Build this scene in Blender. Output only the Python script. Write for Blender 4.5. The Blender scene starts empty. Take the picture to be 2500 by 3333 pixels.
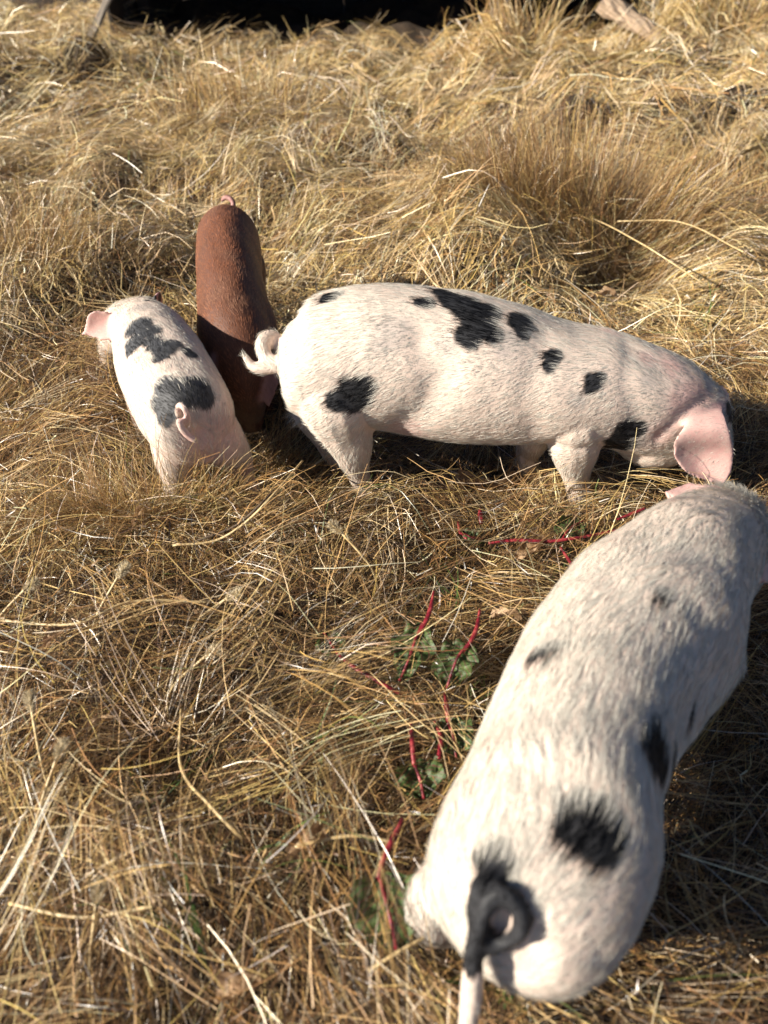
import bpy, bmesh, math, random
import numpy as np
from mathutils import Vector, Matrix
from mathutils.bvhtree import BVHTree

# ------------------------------------------------------------------ camera, sky, sun, exposure
scene = bpy.context.scene
COL = scene.collection
CAM_H, PITCH, FPX = 1.35, math.radians(40.0), 2500.0      # phone held at chest height, looking down
cam_data = bpy.data.cameras.new('camera')
cam = bpy.data.objects.new('camera', cam_data)
COL.objects.link(cam)
cam.location = (0, 0, CAM_H)
cam.rotation_euler = (math.radians(90) - PITCH, 0, 0)
cam_data.sensor_fit = 'VERTICAL'
cam_data.sensor_height = 36
cam_data.lens = 36 * FPX / 3333
cam_data.clip_start = 0.02
cam_data.clip_end = 500
cam_data.dof.use_dof = True
cam_data.dof.focus_distance = 2.0
cam_data.dof.aperture_fstop = 2.4
scene.camera = cam

SUN_EL = math.radians(28)
SUN_PHI = math.radians(19)            # direction the shadows fall, measured from +X towards +Y
world = bpy.data.worlds.new('World')
scene.world = world
world.use_nodes = True
wn = world.node_tree
wn.nodes.clear()
sky = wn.nodes.new('ShaderNodeTexSky')
sky.sky_type = 'NISHITA'
sky.sun_disc = False
sky.air_density = 0.5
sky.dust_density = 0.3
sky.sun_elevation = SUN_EL
# sun stands opposite to where shadows fall; Nishita rotation 0 has the sun towards +Y, turning clockwise
sun_dir = Vector((-math.cos(SUN_PHI) * math.cos(SUN_EL), -math.sin(SUN_PHI) * math.cos(SUN_EL), math.sin(SUN_EL)))
sky.sun_rotation = math.atan2(sun_dir.x, sun_dir.y)
bg = wn.nodes.new('ShaderNodeBackground')
bg.inputs['Strength'].default_value = 0.05
wo = wn.nodes.new('ShaderNodeOutputWorld')
wn.links.new(sky.outputs[0], bg.inputs[0])
wn.links.new(bg.outputs[0], wo.inputs[0])

sun_data = bpy.data.lights.new('sun', 'SUN')
sun_data.energy = 5.0
sun_data.angle = math.radians(0.53)
sun_data.color = (1.0, 0.93, 0.81)
sun = bpy.data.objects.new('sun', sun_data)
COL.objects.link(sun)
sun.rotation_euler = (-sun_dir).to_track_quat('-Z', 'Y').to_euler()

vs = scene.view_settings
vs.view_transform = 'Standard'
vs.look = 'None'
vs.exposure = 1.0
vs.gamma = 1.0
vs.use_curve_mapping = False
scene.cycles.max_bounces = 6
scene.cycles.diffuse_bounces = 1
scene.cycles.transmission_bounces = 4
scene.cycles.transparent_max_bounces = 8
scene.cycles.use_denoising = True
scene.cycles.denoiser = 'OPENIMAGEDENOISE'
scene.cycles.denoising_input_passes = 'RGB_ALBEDO_NORMAL'
scene.cycles.denoising_prefilter = 'ACCURATE'

# ------------------------------------------------------------------ helpers
rng = np.random.default_rng(11)
random.seed(11)
_f = np.array([0, math.cos(PITCH), -math.sin(PITCH)])
_u = np.array([0, math.sin(PITCH), math.cos(PITCH)])
_r = np.array([1.0, 0, 0])
CAM = np.array([0, 0, CAM_H])


def ray(px, py):
    return _f + _r * (px - 1250) / FPX + _u * (1666.5 - py) / FPX


def at(px, py, Y=None, z=None):
    """A point of the place from a spot of the photograph and its distance Y or its height z."""
    d = ray(px, py)
    t = Y / d[1] if z is None else (z - CAM_H) / d[2]
    return CAM + d * t


_T = np.random.default_rng(5).random((4, 256, 256))


def vn(x, y, k=0):
    """smooth value noise, 0..1"""
    x = np.asarray(x, float); y = np.asarray(y, float)
    xi = np.floor(x).astype(int); yi = np.floor(y).astype(int)
    fx = x - xi; fy = y - yi
    fx = fx * fx * (3 - 2 * fx); fy = fy * fy * (3 - 2 * fy)
    T = _T[k % 4]
    a = T[xi & 255, yi & 255]; b = T[(xi + 1) & 255, yi & 255]
    c = T[xi & 255, (yi + 1) & 255]; d = T[(xi + 1) & 255, (yi + 1) & 255]
    return (a * (1 - fx) + b * fx) * (1 - fy) + (c * (1 - fx) + d * fx) * fy


def new_obj(name, mesh, mat=None, parent=None):
    o = bpy.data.objects.new(name, mesh)
    COL.objects.link(o)
    if mat is not None:
        mesh.materials.append(mat)
    if parent is not None:
        o.parent = parent
    return o


def empty(name, loc):
    o = bpy.data.objects.new(name, None)
    o.empty_display_size = 0.05
    COL.objects.link(o)
    o.location = loc
    return o


def tag(o, label=None, cat=None, group=None, kind=None):
    if label: o['label'] = label
    if cat: o['category'] = cat
    if group: o['group'] = group
    if kind: o['kind'] = kind
    return o


def np_mesh(name, V, F, cols=None, smooth=True):
    """mesh from numpy: V (n,3), F list of equal-sided index arrays (m,k)"""
    me = bpy.data.meshes.new(name)
    V = np.ascontiguousarray(V, np.float32)
    Fs = F if isinstance(F, (list, tuple)) else [F]
    Fs = [np.asarray(f, np.int32) for f in Fs if len(f)]
    loops = np.concatenate([f.ravel() for f in Fs])
    tot = np.concatenate([np.full(len(f), f.shape[1], np.int32) for f in Fs])
    start = np.concatenate([[0], np.cumsum(tot)[:-1]]).astype(np.int32)
    me.vertices.add(len(V)); me.vertices.foreach_set('co', V.ravel())
    me.loops.add(len(loops)); me.loops.foreach_set('vertex_index', loops)
    me.polygons.add(len(tot)); me.polygons.foreach_set('loop_start', start)
    me.polygons.foreach_set('loop_total', tot)
    me.polygons.foreach_set('use_smooth', np.full(len(tot), smooth, bool))
    if cols is not None:
        set_cols(me, cols)
    me.update()
    me.validate()
    return me


def set_cols(me, cols, name='Col'):
    a = me.attributes.new(name, 'FLOAT_COLOR', 'POINT')
    c = np.ones((len(me.vertices), 4), np.float32)
    c[:, :3] = cols
    a.data.foreach_set('color', c.ravel())


class Nodes:
    def __init__(s, name):
        s.m = bpy.data.materials.new(name); s.m.use_nodes = True
        s.t = s.m.node_tree; s.t.nodes.clear()
        s.out = s.n('ShaderNodeOutputMaterial')

    def n(s, typ, **kw):
        x = s.t.nodes.new(typ)
        for k, v in kw.items():
            if k in x.bl_rna.properties: setattr(x, k, v)
            else: x.inputs[k].default_value = v
        return x

    def l(s, a, b): s.t.links.new(a, b)


def ramp(N, fac, stops):
    r = N.n('ShaderNodeValToRGB')
    e = r.color_ramp.elements
    while len(e) < len(stops): e.new(0.5)
    for i, (p, c) in enumerate(stops):
        e[i].position = p; e[i].color = (*c, 1)
    N.l(fac, r.inputs[0])
    return r


def blade_material(name, rough=0.5, spec=0.4, trans=0.25, boost=1.0):
    N = Nodes(name)
    a = N.n('ShaderNodeAttribute', attribute_name='Col')
    tc = N.n('ShaderNodeNewGeometry')
    nz = N.n('ShaderNodeTexNoise', Scale=160.0, Detail=2.0)
    N.l(tc.outputs['Position'], nz.inputs['Vector'])
    mr = N.n('ShaderNodeMapRange')
    mr.inputs['To Min'].default_value = 0.72; mr.inputs['To Max'].default_value = 1.25
    N.l(nz.outputs[0], mr.inputs['Value'])
    vm = N.n('ShaderNodeVectorMath', operation='SCALE')
    N.l(a.outputs['Color'], vm.inputs[0]); N.l(mr.outputs[0], vm.inputs['Scale'])
    p = N.n('ShaderNodeBsdfPrincipled')
    p.inputs['Roughness'].default_value = rough
    p.inputs['Specular IOR Level'].default_value = spec
    N.l(vm.outputs[0], p.inputs['Base Color'])
    tr = N.n('ShaderNodeBsdfTranslucent')
    N.l(vm.outputs[0], tr.inputs['Color'])
    mx = N.n('ShaderNodeMixShader'); mx.inputs[0].default_value = trans
    N.l(p.outputs[0], mx.inputs[1]); N.l(tr.outputs[0], mx.inputs[2])
    N.l(mx.outputs[0], N.out.inputs['Surface'])
    return N.m

# ------------------------------------------------------------------ lofted pieces for the animals
def catmull(P, n):
    """resample control rows (k,d) to n rows, smooth"""
    P = np.asarray(P, float)
    k = len(P)
    seg = np.linalg.norm(np.diff(P[:, :3], axis=0), axis=1)
    s = np.concatenate([[0], np.cumsum(np.maximum(seg, 1e-5))])
    tt = np.linspace(0, s[-1], n)
    out = np.zeros((n, P.shape[1]))
    # monotone-ish cubic (finite-difference tangents)
    m = np.zeros_like(P)
    for i in range(k):
        a, b = max(0, i - 1), min(k - 1, i + 1)
        m[i] = (P[b] - P[a]) / (s[b] - s[a])
    for j, t in enumerate(tt):
        i = min(max(np.searchsorted(s, t) - 1, 0), k - 2)
        h = s[i + 1] - s[i]; x = (t - s[i]) / h
        h00 = 2 * x**3 - 3 * x**2 + 1; h10 = x**3 - 2 * x**2 + x
        h01 = -2 * x**3 + 3 * x**2; h11 = x**3 - x**2
        out[j] = h00 * P[i] + h10 * h * m[i] + h01 * P[i + 1] + h11 * h * m[i + 1]
    return out


def loft(rows, n=40, seg=28, up=(0, 0, 1), sq=2.15):
    """closed tube through rows (x,y,z,half_width,half_height): V, quads, caps included as fans"""
    R = catmull(rows, n)
    C = R[:, :3]; w = np.maximum(R[:, 3], 0.003); h = np.maximum(R[:, 4], 0.003)
    T = np.gradient(C, axis=0); T /= np.linalg.norm(T, axis=1)[:, None]
    up = np.asarray(up, float)
    S = np.cross(T, up); S /= np.maximum(np.linalg.norm(S, axis=1)[:, None], 1e-6)
    for i in range(1, n):
        if np.dot(S[i], S[i - 1]) < 0: S[i] *= -1
    U = np.cross(S, T)
    a = np.linspace(0, 2 * math.pi, seg, endpoint=False)
    ca, sa = np.cos(a), np.sin(a)
    ca = np.sign(ca) * np.abs(ca) ** (2 / sq); sa = np.sign(sa) * np.abs(sa) ** (2 / sq)
    V = C[:, None, :] + S[:, None, :] * (w[:, None] * ca)[:, :, None] + U[:, None, :] * (h[:, None] * sa)[:, :, None]
    V = V.reshape(-1, 3)
    q = []
    for i in range(n - 1):
        for j in range(seg):
            j2 = (j + 1) % seg
            q.append((i * seg + j, i * seg + j2, (i + 1) * seg + j2, (i + 1) * seg + j))
    f = [tuple(x) for x in q]
    V = np.vstack([V, C[0] , C[-1]])
    a0, a1 = len(V) - 2, len(V) - 1
    for j in range(seg):
        j2 = (j + 1) % seg
        f.append((a0, j2, j)); f.append((a1, (n - 1) * seg + j, (n - 1) * seg + j2))
    return V, f


def tube(rows, n=26, seg=14, up=None):
    rows = [(*r[:3], r[3], r[4] if len(r) > 4 else r[3]) for r in rows]
    P = np.array(rows)
    d = P[-1, :3] - P[0, :3]
    if up is None:
        up = (0, 1, 0) if abs(d[2]) > 0.6 * np.linalg.norm(d) else (0, 0, 1)
    return loft(rows, n, seg, up, 2.0)


def ear_sheet(base, tip, wide, width, cup=0.25, thick=0.012, curl=0.0, nu=12, nv=9, blunt=0.5):
    """leaf-shaped sheet with thickness from base to tip; `wide` is the across direction"""
    base = np.asarray(base); tip = np.asarray(tip)
    ax = tip - base; L = np.linalg.norm(ax); ax /= L
    wd = np.asarray(wide, float); wd -= ax * np.dot(wd, ax); wd /= np.linalg.norm(wd)
    nn = np.cross(ax, wd)
    us = np.linspace(0, 1, nu); vs_ = np.linspace(-1, 1, nv)
    V = []; 
    for side in (1, -1):
        for u in us:
            prof = (0.62 + 0.5 * math.sin(math.pi * min(1, u * 1.15))) * (1 - max(0, (u - blunt) / (1 - blunt)) ** 2.0) + 0.04
            for v in vs_:
                p = base + ax * L * u + wd * v * width * 0.5 * prof
                p = p + nn * (cup * width * (v * v) * 0.5 * prof + curl * L * u * u)
                V.append(p + nn * side * thick * 0.5 * (1 - 0.5 * abs(v) ** 3))
    V = np.array(V); f = []
    g = lambda s, i, j: s * nu * nv + i * nv + j
    for i in range(nu - 1):
        for j in range(nv - 1):
            f.append((g(0, i, j), g(0, i, j + 1), g(0, i + 1, j + 1), g(0, i + 1, j)))
            f.append((g(1, i, j), g(1, i + 1, j), g(1, i + 1, j + 1), g(1, i, j + 1)))
    for i in range(nu - 1):
        f.append((g(0, i, 0), g(0, i + 1, 0), g(1, i + 1, 0), g(1, i, 0)))
        f.append((g(0, i + 1, nv - 1), g(0, i, nv - 1), g(1, i, nv - 1), g(1, i + 1, nv - 1)))
    for j in range(nv - 1):
        f.append((g(0, 0, j + 1), g(0, 0, j), g(1, 0, j), g(1, 0, j + 1)))
        f.append((g(0, nu - 1, j), g(0, nu - 1, j + 1), g(1, nu - 1, j + 1), g(1, nu - 1, j)))
    return V, f


def ear_rows(rows, thick=.012, cup=.02, nv=11):
    """drooping ear from its outline rows (py, px_left, px_right, Y); edges curl by cup metres towards the viewer side"""
    R = catmull(np.array([(r[0] * .001, 0, 0, r[1], r[2], r[3], r[0]) for r in rows], float), 18)
    V = []
    v = np.linspace(-1, 1, nv)
    for sgn in (1, -1):
        for r in R:
            for x in v:
                px = r[3] + (r[4] - r[3]) * (.5 + .5 * x)
                e = cup * min(1, max(.12, (r[6] - 1395) / 75)) * (-(x * x) if x < 0 else -.35 * x * x) + sgn * thick * .5 * (1 - .5 * abs(x) ** 3)
                V.append(at(px, r[6], Y=r[5] + e))
    nu = len(R); g = lambda s, i, j: s * nu * nv + i * nv + j
    f = []
    for i in range(nu - 1):
        for j in range(nv - 1):
            f.append((g(0, i, j), g(0, i, j + 1), g(0, i + 1, j + 1), g(0, i + 1, j)))
            f.append((g(1, i, j), g(1, i + 1, j), g(1, i + 1, j + 1), g(1, i, j + 1)))
        f.append((g(0, i, 0), g(0, i + 1, 0), g(1, i + 1, 0), g(1, i, 0)))
        f.append((g(0, i + 1, nv - 1), g(0, i, nv - 1), g(1, i, nv - 1), g(1, i + 1, nv - 1)))
    for j in range(nv - 1):
        f.append((g(0, 0, j + 1), g(0, 0, j), g(1, 0, j), g(1, 0, j + 1)))
        f.append((g(0, nu - 1, j), g(0, nu - 1, j + 1), g(1, nu - 1, j + 1), g(1, nu - 1, j)))
    return np.array(V), f


def fuse(name, pieces, voxel=0.006, smooth_it=6):
    """all pieces into ONE continuous skin"""
    V = []; F = []; k = 0
    for v, f in pieces:
        V.append(v); F += [tuple(i + k for i in q) for q in f]; k += len(v)
    me = bpy.data.meshes.new(name + '_src')
    me.from_pydata(np.vstack(V).tolist(), [], F)
    bm = bmesh.new(); bm.from_mesh(me); bmesh.ops.recalc_face_normals(bm, faces=bm.faces); bm.to_mesh(me); bm.free()
    o = bpy.data.objects.new(name + '_src', me); COL.objects.link(o)
    r = o.modifiers.new('r', 'REMESH'); r.mode = 'VOXEL'; r.voxel_size = voxel; r.adaptivity = 0
    s = o.modifiers.new('s', 'SMOOTH'); s.factor = 0.5; s.iterations = smooth_it
    dg = bpy.context.evaluated_depsgraph_get()
    out = bpy.data.meshes.new_from_object(o.evaluated_get(dg), depsgraph=dg)
    bpy.data.objects.remove(o); bpy.data.meshes.remove(me)
    out.name = name
    return out


def vcos(me):
    a = np.empty(len(me.vertices) * 3, np.float32); me.vertices.foreach_get('co', a); return a.reshape(-1, 3).astype(float)


def vnors(me):
    a = np.empty(len(me.vertices) * 3, np.float32); me.vertices.foreach_get('normal', a); return a.reshape(-1, 3).astype(float)


def side_station(px, yt, yb, Y, w):
    """body section of an animal seen from its side: outline top and bottom in the photograph, distance, half width"""
    c = at(px, (yt + yb) / 2, Y=Y)
    zc = np.dot(c - CAM, _f)
    p = (yb - yt) / 2 * zc / FPX
    e = math.asin(min(1, (CAM_H - c[2]) / np.linalg.norm(c - CAM)))
    h = math.sqrt(max(p * p - (w * math.sin(e)) ** 2, 0.0004)) / math.cos(e)
    return (*c, w, h)

# ------------------------------------------------------------------ the four pigs: skeleton rows
def A(px, py, Y=None, z=None, r=None, r2=None):
    p = at(px, py, Y=Y, z=z)
    return tuple(p) if r is None else ((*p, r) if r2 is None else (*p, r, r2))


def pig_side():
    """large spotted pig standing side-on"""
    st = [(914, 1115, 1240, 1.71, .05), (932, 1068, 1285, 1.71, .10), (965, 1028, 1335, 1.71, .135),
          (1030, 985, 1378, 1.71, .15), (1120, 954, 1392, 1.705, .155), (1240, 940, 1400, 1.70, .155),
          (1380, 951, 1420, 1.695, .16), (1520, 972, 1440, 1.69, .165), (1660, 1005, 1445, 1.685, .165),
          (1800, 1046, 1440, 1.68, .16), (1930, 1074, 1443, 1.675, .15), (2040, 1115, 1465, 1.67, .135),
          (2130, 1155, 1495, 1.665, .12), (2215, 1198, 1500, 1.665, .105), (2290, 1230, 1470, 1.67, .09),
          (2330, 1255, 1430, 1.675, .07), (2350, 1285, 1390, 1.68, .04)]
    body = [side_station(*s) for s in st]
    head = [A(2160, 1330, 1.665, r=.085, r2=.10), A(2232, 1370, 1.670, r=.082, r2=.095), A(2284, 1440, 1.685, r=.064, r2=.075),
            A(2300, 1510, 1.695, r=.048, r2=.052), A(2306, 1555, 1.70, r=.036, r2=.04), A(2308, 1572, 1.703, r=.034, r2=.036)]
    P = [loft(body, 60, 36), loft(head, 24, 20, up=(1, 0, 0.2))]
    # jowl
    P.append(tube([A(2030, 1420, 1.645, r=.045), A(2110, 1445, 1.63, r=.06), A(2185, 1455, 1.63, r=.05), A(2240, 1455, 1.65, r=.03)], up=(0, 0, 1)))
        # near hind leg: ham, hock, shank
    P.append(tube([A(1070, 1200, 1.68, r=.10), A(1092, 1290, 1.63, r=.10), A(1118, 1370, 1.62, r=.080), A(1142, 1440, 1.62, r=.058), A(1152, 1492, 1.622, r=.044),
                   A(1166, 1540, 1.624, r=.031), A(1185, 1585, 1.626, r=.027), A(1205, 1625, 1.63, r=.027), A(1222, 1650, 1.63, r=.029)]))
    P.append(tube([A(1045, 1320, 1.76, r=.085), A(1080, 1420, 1.76, r=.055), A(1096, 1480, 1.76, r=.038), A(1118, 1520, 1.757, r=.029), A(1140, 1548, 1.755, r=.026), A(1150, 1562, 1.755, r=.028)]))
    # near front leg
    P.append(tube([A(1870, 1250, 1.66, r=.10), A(1872, 1350, 1.61, r=.09), A(1872, 1430, 1.60, r=.073), A(1872, 1490, 1.605, r=.055), A(1876, 1545, 1.61, r=.038),
                   A(1882, 1590, 1.615, r=.032), A(1890, 1625, 1.62, r=.033), A(1910, 1645, 1.62, r=.029), A(1925, 1660, 1.62, r=.031)]))
    P.append(tube([A(1760, 1340, 1.74, r=.075), A(1735, 1430, 1.75, r=.048), A(1718, 1480, 1.755, r=.034), A(1715, 1520, 1.755, r=.032), A(1725, 1560, 1.755, r=.032)]))
    # ears
    e1 = ear_rows([(1310, 2290, 2345, 1.635), (1345, 2262, 2360, 1.578), (1390, 2222, 2374, 1.540), (1430, 2198, 2384, 1.533), (1470, 2190, 2388, 1.540), (1510, 2206, 2386, 1.534),
                   (1545, 2242, 2377, 1.522), (1563, 2290, 2366, 1.516), (1575, 2332, 2356, 1.512)], thick=.015, cup=.024)
    e2 = ear_sheet(A(2335, 1290, 1.730), A(2376, 1405, 1.800), (0.3, 0.8, 0.1), .10, cup=.2, thick=.012)
    P += [e1, e2]
    tail = [A(940, 1150, 1.730, r=.022), A(905, 1125, 1.745, r=.021), A(888, 1103, 1.755, r=.020), A(866, 1105, 1.740, r=.020), A(855, 1132, 1.715, r=.020), A(868, 1162, 1.695, r=.019),
            A(893, 1180, 1.680, r=.017), A(893, 1196, 1.672, r=.016), A(855, 1200, 1.670, r=.016), A(822, 1192, 1.675, r=.014), A(806, 1172, 1.680, r=.011), A(792, 1156, 1.685, r=.007)]
    P.append(tube(tail, n=70, seg=12, up=(0.1, 1, 0.1)))
    return dict(body=body, pieces=P, ears=[e1, e2], tail=tail, voxel=.0052, tail_hair=.75)


def pig_near():
    """large spotted pig seen from behind and above"""
    T = np.array([.135, .40]); d = np.array([.565, .825]); d /= np.linalg.norm(d); n = np.array([d[1], -d[0]])

    def Q(s, lat, z, *r):
        p = T + d * s + n * lat
        return (p[0], p[1], z, *r)
    body = [Q(-.032, .006, .41, .035, .045), Q(-.020, .008, .408, .078, .078), Q(.003, .010, .40, .108, .110), Q(.05, .013, .382, .130, .150), Q(.12, .012, .362, .137, .180),
            Q(.22, -.008, .355, .130, .19), Q(.35, -.024, .35, .139, .196), Q(.47, -.022, .345, .150, .20), Q(.58, -.012, .345, .154, .196),
            Q(.68, -.004, .35, .128, .183), Q(.76, .006, .342, .112, .163), Q(.83, .016, .328, .103, .146), Q(.89, .020, .315, .098, .125), Q(.935, .026, .295, .084, .10), Q(.965, .028, .275, .055, .065)]
    head = [Q(.80, .016, .33, .098, .12), Q(.88, .022, .29, .094, .11), Q(.95, .042, .22, .085, .09), Q(1.0, .046, .14, .058, .06), Q(1.02, .048, .08, .042, .045), Q(1.03, .05, .05, .04, .042)]
    P = [loft(body, 64, 36), loft(head, 22, 20)]
    # left hind leg with its hock standing out, right hind leg
    P.append(tube([Q(.12, -.035, .30, .08), Q(.10, -.05, .24, .055), A(1432, 2900, z=.20, r=.040), A(1396, 2945, z=.165, r=.034), A(1402, 2990, z=.13, r=.033), A(1432, 3012, z=.09, r=.030), A(1465, 3015, z=.04, r=.029), A(1475, 3020, z=.0, r=.03)]))
    P.append(tube([Q(.11, .05, .30, .085), Q(.13, .06, .22, .066), Q(.14, .065, .15, .042), Q(.16, .065, .08, .03), Q(.16, .065, .03, .03), Q(.18, .065, 0, .03)]))
    P.append(tube([Q(.66, -.08, .28, .09), Q(.66, -.10, .18, .06), Q(.66, -.10, .10, .036), Q(.66, -.10, .04, .033), Q(.68, -.10, 0, .033)]))
    P.append(tube([Q(.64, .07, .28, .085), Q(.64, .08, .18, .058), Q(.64, .075, .10, .036), Q(.64, .07, .04, .033), Q(.66, .07, 0, .033)]))
    # shoulders and the fold of the right ham
    P.append(tube([Q(.58, .065, .33, .055), Q(.64, .078, .30, .066), Q(.70, .065, .29, .05)]))
    P.append(tube([Q(.09, .075, .36, .062), Q(.08, .082, .31, .056), Q(.12, .075, .25, .05)]))
    P.append(tube([Q(.08, -.04, .36, .06), Q(.07, -.045, .31, .055), Q(.11, -.045, .25, .045)]))
    e1 = ear_sheet(Q(.88, -.045, .405), Q(.968, -.068, .385), tuple(np.array([n[0], n[1], .4])), .085, cup=-.25, thick=.014, blunt=.3)
    e2 = ear_sheet(Q(.90, .075, .385), Q(.865, .150, .29), (d[0], d[1], .25), .14, cup=.2, thick=.013, curl=.12)
    P += [e1, e2]
    tail = [A(1655, 2840, z=.468, r=.020), A(1600, 2850, z=.478, r=.014), A(1560, 2900, z=.470, r=.0125), A(1550, 2975, z=.448, r=.012), A(1572, 3050, z=.426, r=.012), A(1630, 3088, z=.425, r=.012),
            A(1688, 3052, z=.454, r=.012), A(1697, 2985, z=.474, r=.012), A(1665, 2925, z=.490, r=.0115), A(1618, 2905, z=.492, r=.0115), A(1585, 2950, z=.478, r=.0115), A(1562, 3020, z=.452, r=.0115),
            A(1546, 3100, z=.412, r=.0125), A(1536, 3220, z=.35, r=.0125), A(1522, 3350, z=.28, r=.011), A(1515, 3430, z=.23, r=.006)]
    P.append(tube(tail, n=110, seg=12, up=(0.1, 0.3, 1)))
    return dict(body=body, pieces=P, ears=[e1, e2], tail=tail, voxel=.0066, tail_hair=.35, tail_black=.66, ridge=.6, crown=.8)


def pig_small():
    """small spotted pig walking away"""
    T = np.array([-.472, 1.58]); d = np.array([-.42, .91]); d /= np.linalg.norm(d); n = np.array([d[1], -d[0]])

    def Q(s, lat, z, *r):
        p = T + d * s + n * lat
        return (p[0], p[1], z, *r)
    body = [Q(-.045, .012, 0.290, .03, .04), Q(-.03, .012, 0.290, .075, .09), Q(.0, .01, 0.292, .10, .118), Q(.06, .006, 0.295, .115, .132), Q(.15, .0, 0.298, .12, .137),
            Q(.27, .0, 0.295, .122, .138), Q(.38, .0, 0.292, .12, .136), Q(.47, .0, 0.292, .11, .128), Q(.54, -.004, 0.292, .095, .112), Q(.60, -.01, 0.290, .08, .092), Q(.64, -.03, 0.280, .05, .06)]
    head = [Q(.52, -.01, 0.305, .085, .09), Q(.60, -.03, 0.295, .08, .085), Q(.67, -.055, 0.260, .066, .07), Q(.73, -.085, 0.200, .045, .048), Q(.77, -.105, .12, .034, .036), Q(.78, -.11, .11, .032, .033)]
    P = [loft(body, 48, 32), loft(head, 20, 18)]
    P.append(tube([Q(.04, .04, 0.270, .08), Q(.02, .075, 0.210, .062), A(780, 1500, z=.145, r=.036), A(795, 1545, z=.095, r=.026), A(814, 1590, z=.05, r=.023), A(838, 1625, z=.0, r=.024)]))
    P.append(tube([Q(.05, -.03, 0.270, .075), Q(.04, -.05, 0.200, .055), Q(.04, -.06, .11, .034), Q(.04, -.075, .06, .025), Q(.05, -.075, .0, .025)]))
    P.append(tube([Q(.44, .06, 0.230, .06), Q(.44, .075, .12, .035), Q(.44, .075, .0, .025)]))
    P.append(tube([Q(.44, -.06, 0.230, .06), Q(.44, -.075, .12, .035), Q(.44, -.075, .0, .025)]))
    e1 = ear_sheet(Q(.57, -.08, 0.350), A(266, 1090, 2.05), A(345, 1020, 2.07) - np.array(A(330, 1115, 2.05)), .08, cup=-.35, thick=.011, blunt=.25)
    e2 = ear_sheet(Q(.62, .045, 0.350), Q(.69, .08, 0.300), (0, .3, 1), .075, cup=.25, thick=.011)
    P += [e1, e2]
    tail = [A(590, 1395, 1.550, r=.009), A(582, 1360, 1.535, r=.009), A(580, 1330, 1.520, r=.009), A(590, 1318, 1.505, r=.008), A(603, 1335, 1.495, r=.008), A(612, 1360, 1.500, r=.008), A(607, 1382, 1.510, r=.008),
            A(590, 1380, 1.500, r=.008), A(583, 1370, 1.485, r=.008), A(592, 1395, 1.480, r=.008), A(615, 1420, 1.480, r=.008), A(643, 1438, 1.480, r=.007)]
    P.append(tube(tail, n=70, seg=10, up=(0.1, 1, 0.3)))
    return dict(body=body, pieces=P, ears=[e1, e2], tail=tail, voxel=.0054, grey_spots=.6, tail_hair=.6)


def pig_brown():
    """rust-brown pig facing the camera with its head down"""
    body = [(-.545, 2.70, .375, .035, .045), (-.543, 2.685, .372, .080, .09), (-.537, 2.645, .365, .104, .125), (-.525, 2.55, .345, .108, .143), (-.500, 2.40, .33, .104, .146),
            (-.473, 2.26, .305, .110, .148), (-.450, 2.14, .275, .112, .142), (-.430, 2.07, .245, .110, .128), (-.416, 2.02, .21, .100, .112), (-.409, 1.985, .165, .076, .088),
            (-.405, 1.962, .115, .054, .062), (-.402, 1.948, .07, .037, .042), (-.401, 1.942, .045, .032, .034)]
    P = [loft(body, 60, 32, sq=1.95)]
    top = [(b[0], b[1], b[2] + b[4] - .026, .026) for b in body[4:9]]
    P.append(tube(top, n=40, seg=12, up=(0, 0, 1)))
    for sx in (-1, 1):
        P.append(tube([(-.538 + sx * .045, 2.66, .37, .045), (-.528 + sx * .050, 2.57, .345, .058), (-.505 + sx * .045, 2.45, .32, .05)], up=(0, 0, 1)))
        P.append(tube([(-.46 + sx * .06, 2.24, .31, .045), (-.445 + sx * .068, 2.14, .285, .055), (-.43 + sx * .062, 2.06, .25, .045)], up=(0, 0, 1)))
        P.append(tube([(-.52 + sx * .035, 2.56, .30, .08), (-.52 + sx * .055, 2.58, .2, .055), (-.52 + sx * .06, 2.61, .13, .035), (-.52 + sx * .06, 2.58, .06, .025), (-.52 + sx * .06, 2.56, 0, .026)]))
        P.append(tube([(-.445 + sx * .05, 2.12, .20, .06), (-.445 + sx * .065, 2.11, .13, .04), (-.445 + sx * .07, 2.10, .06, .027), (-.445 + sx * .07, 2.09, 0, .027)]))
    e1 = ear_sheet((-.462, 1.985, .262), (-.478, 1.915, .14), (.9, .35, -.1), .085, cup=.2, thick=.011)
    e2 = ear_sheet((-.352, 1.985, .262), (-.336, 1.915, .14), (.9, -.35, .1), .085, cup=.2, thick=.011)
    P += [e1, e2]
    tail = [(-.540, 2.67, .45, .015), A(758, 682, 2.71, r=.011), A(760, 660, 2.72, r=.0095), A(748, 645, 2.73, r=.009), A(732, 643, 2.735, r=.008), A(722, 655, 2.74, r=.006)]
    P.append(tube(tail, n=34, seg=10, up=(0.1, 1, 0.1)))
    return dict(body=body, pieces=P, ears=[e1, e2], tail=tail, voxel=.0062, tail_hair=.4)

# ------------------------------------------------------------------ coat
def smooth(a, b, x):
    t = np.clip((x - a) / (b - a), 0, 1); return t * t * (3 - 2 * t)


def noise3(p, s, k=0):
    p = p * s
    return (vn(p[:, 0] + 7.3, p[:, 1] - p[:, 2] * .7, k) + vn(p[:, 1] + 3.1, p[:, 2] + p[:, 0] * .6, k + 1)) * .5


def dense_rows(rows, n=90):
    return catmull(rows, n)


WHITE_SKIN = np.array([.76, .60, .50]); WHITE_HAIR = np.array([.88, .825, .72])
BLACK_SKIN = np.array([.03, .03, .033]); BLACK_HAIR = np.array([.006, .006, .007])
PINK = np.array([.66, .36, .33])
BROWN_SKIN = np.array([.12, .05, .03]); BROWN_HAIR = np.array([.36, .15, .08])


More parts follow.
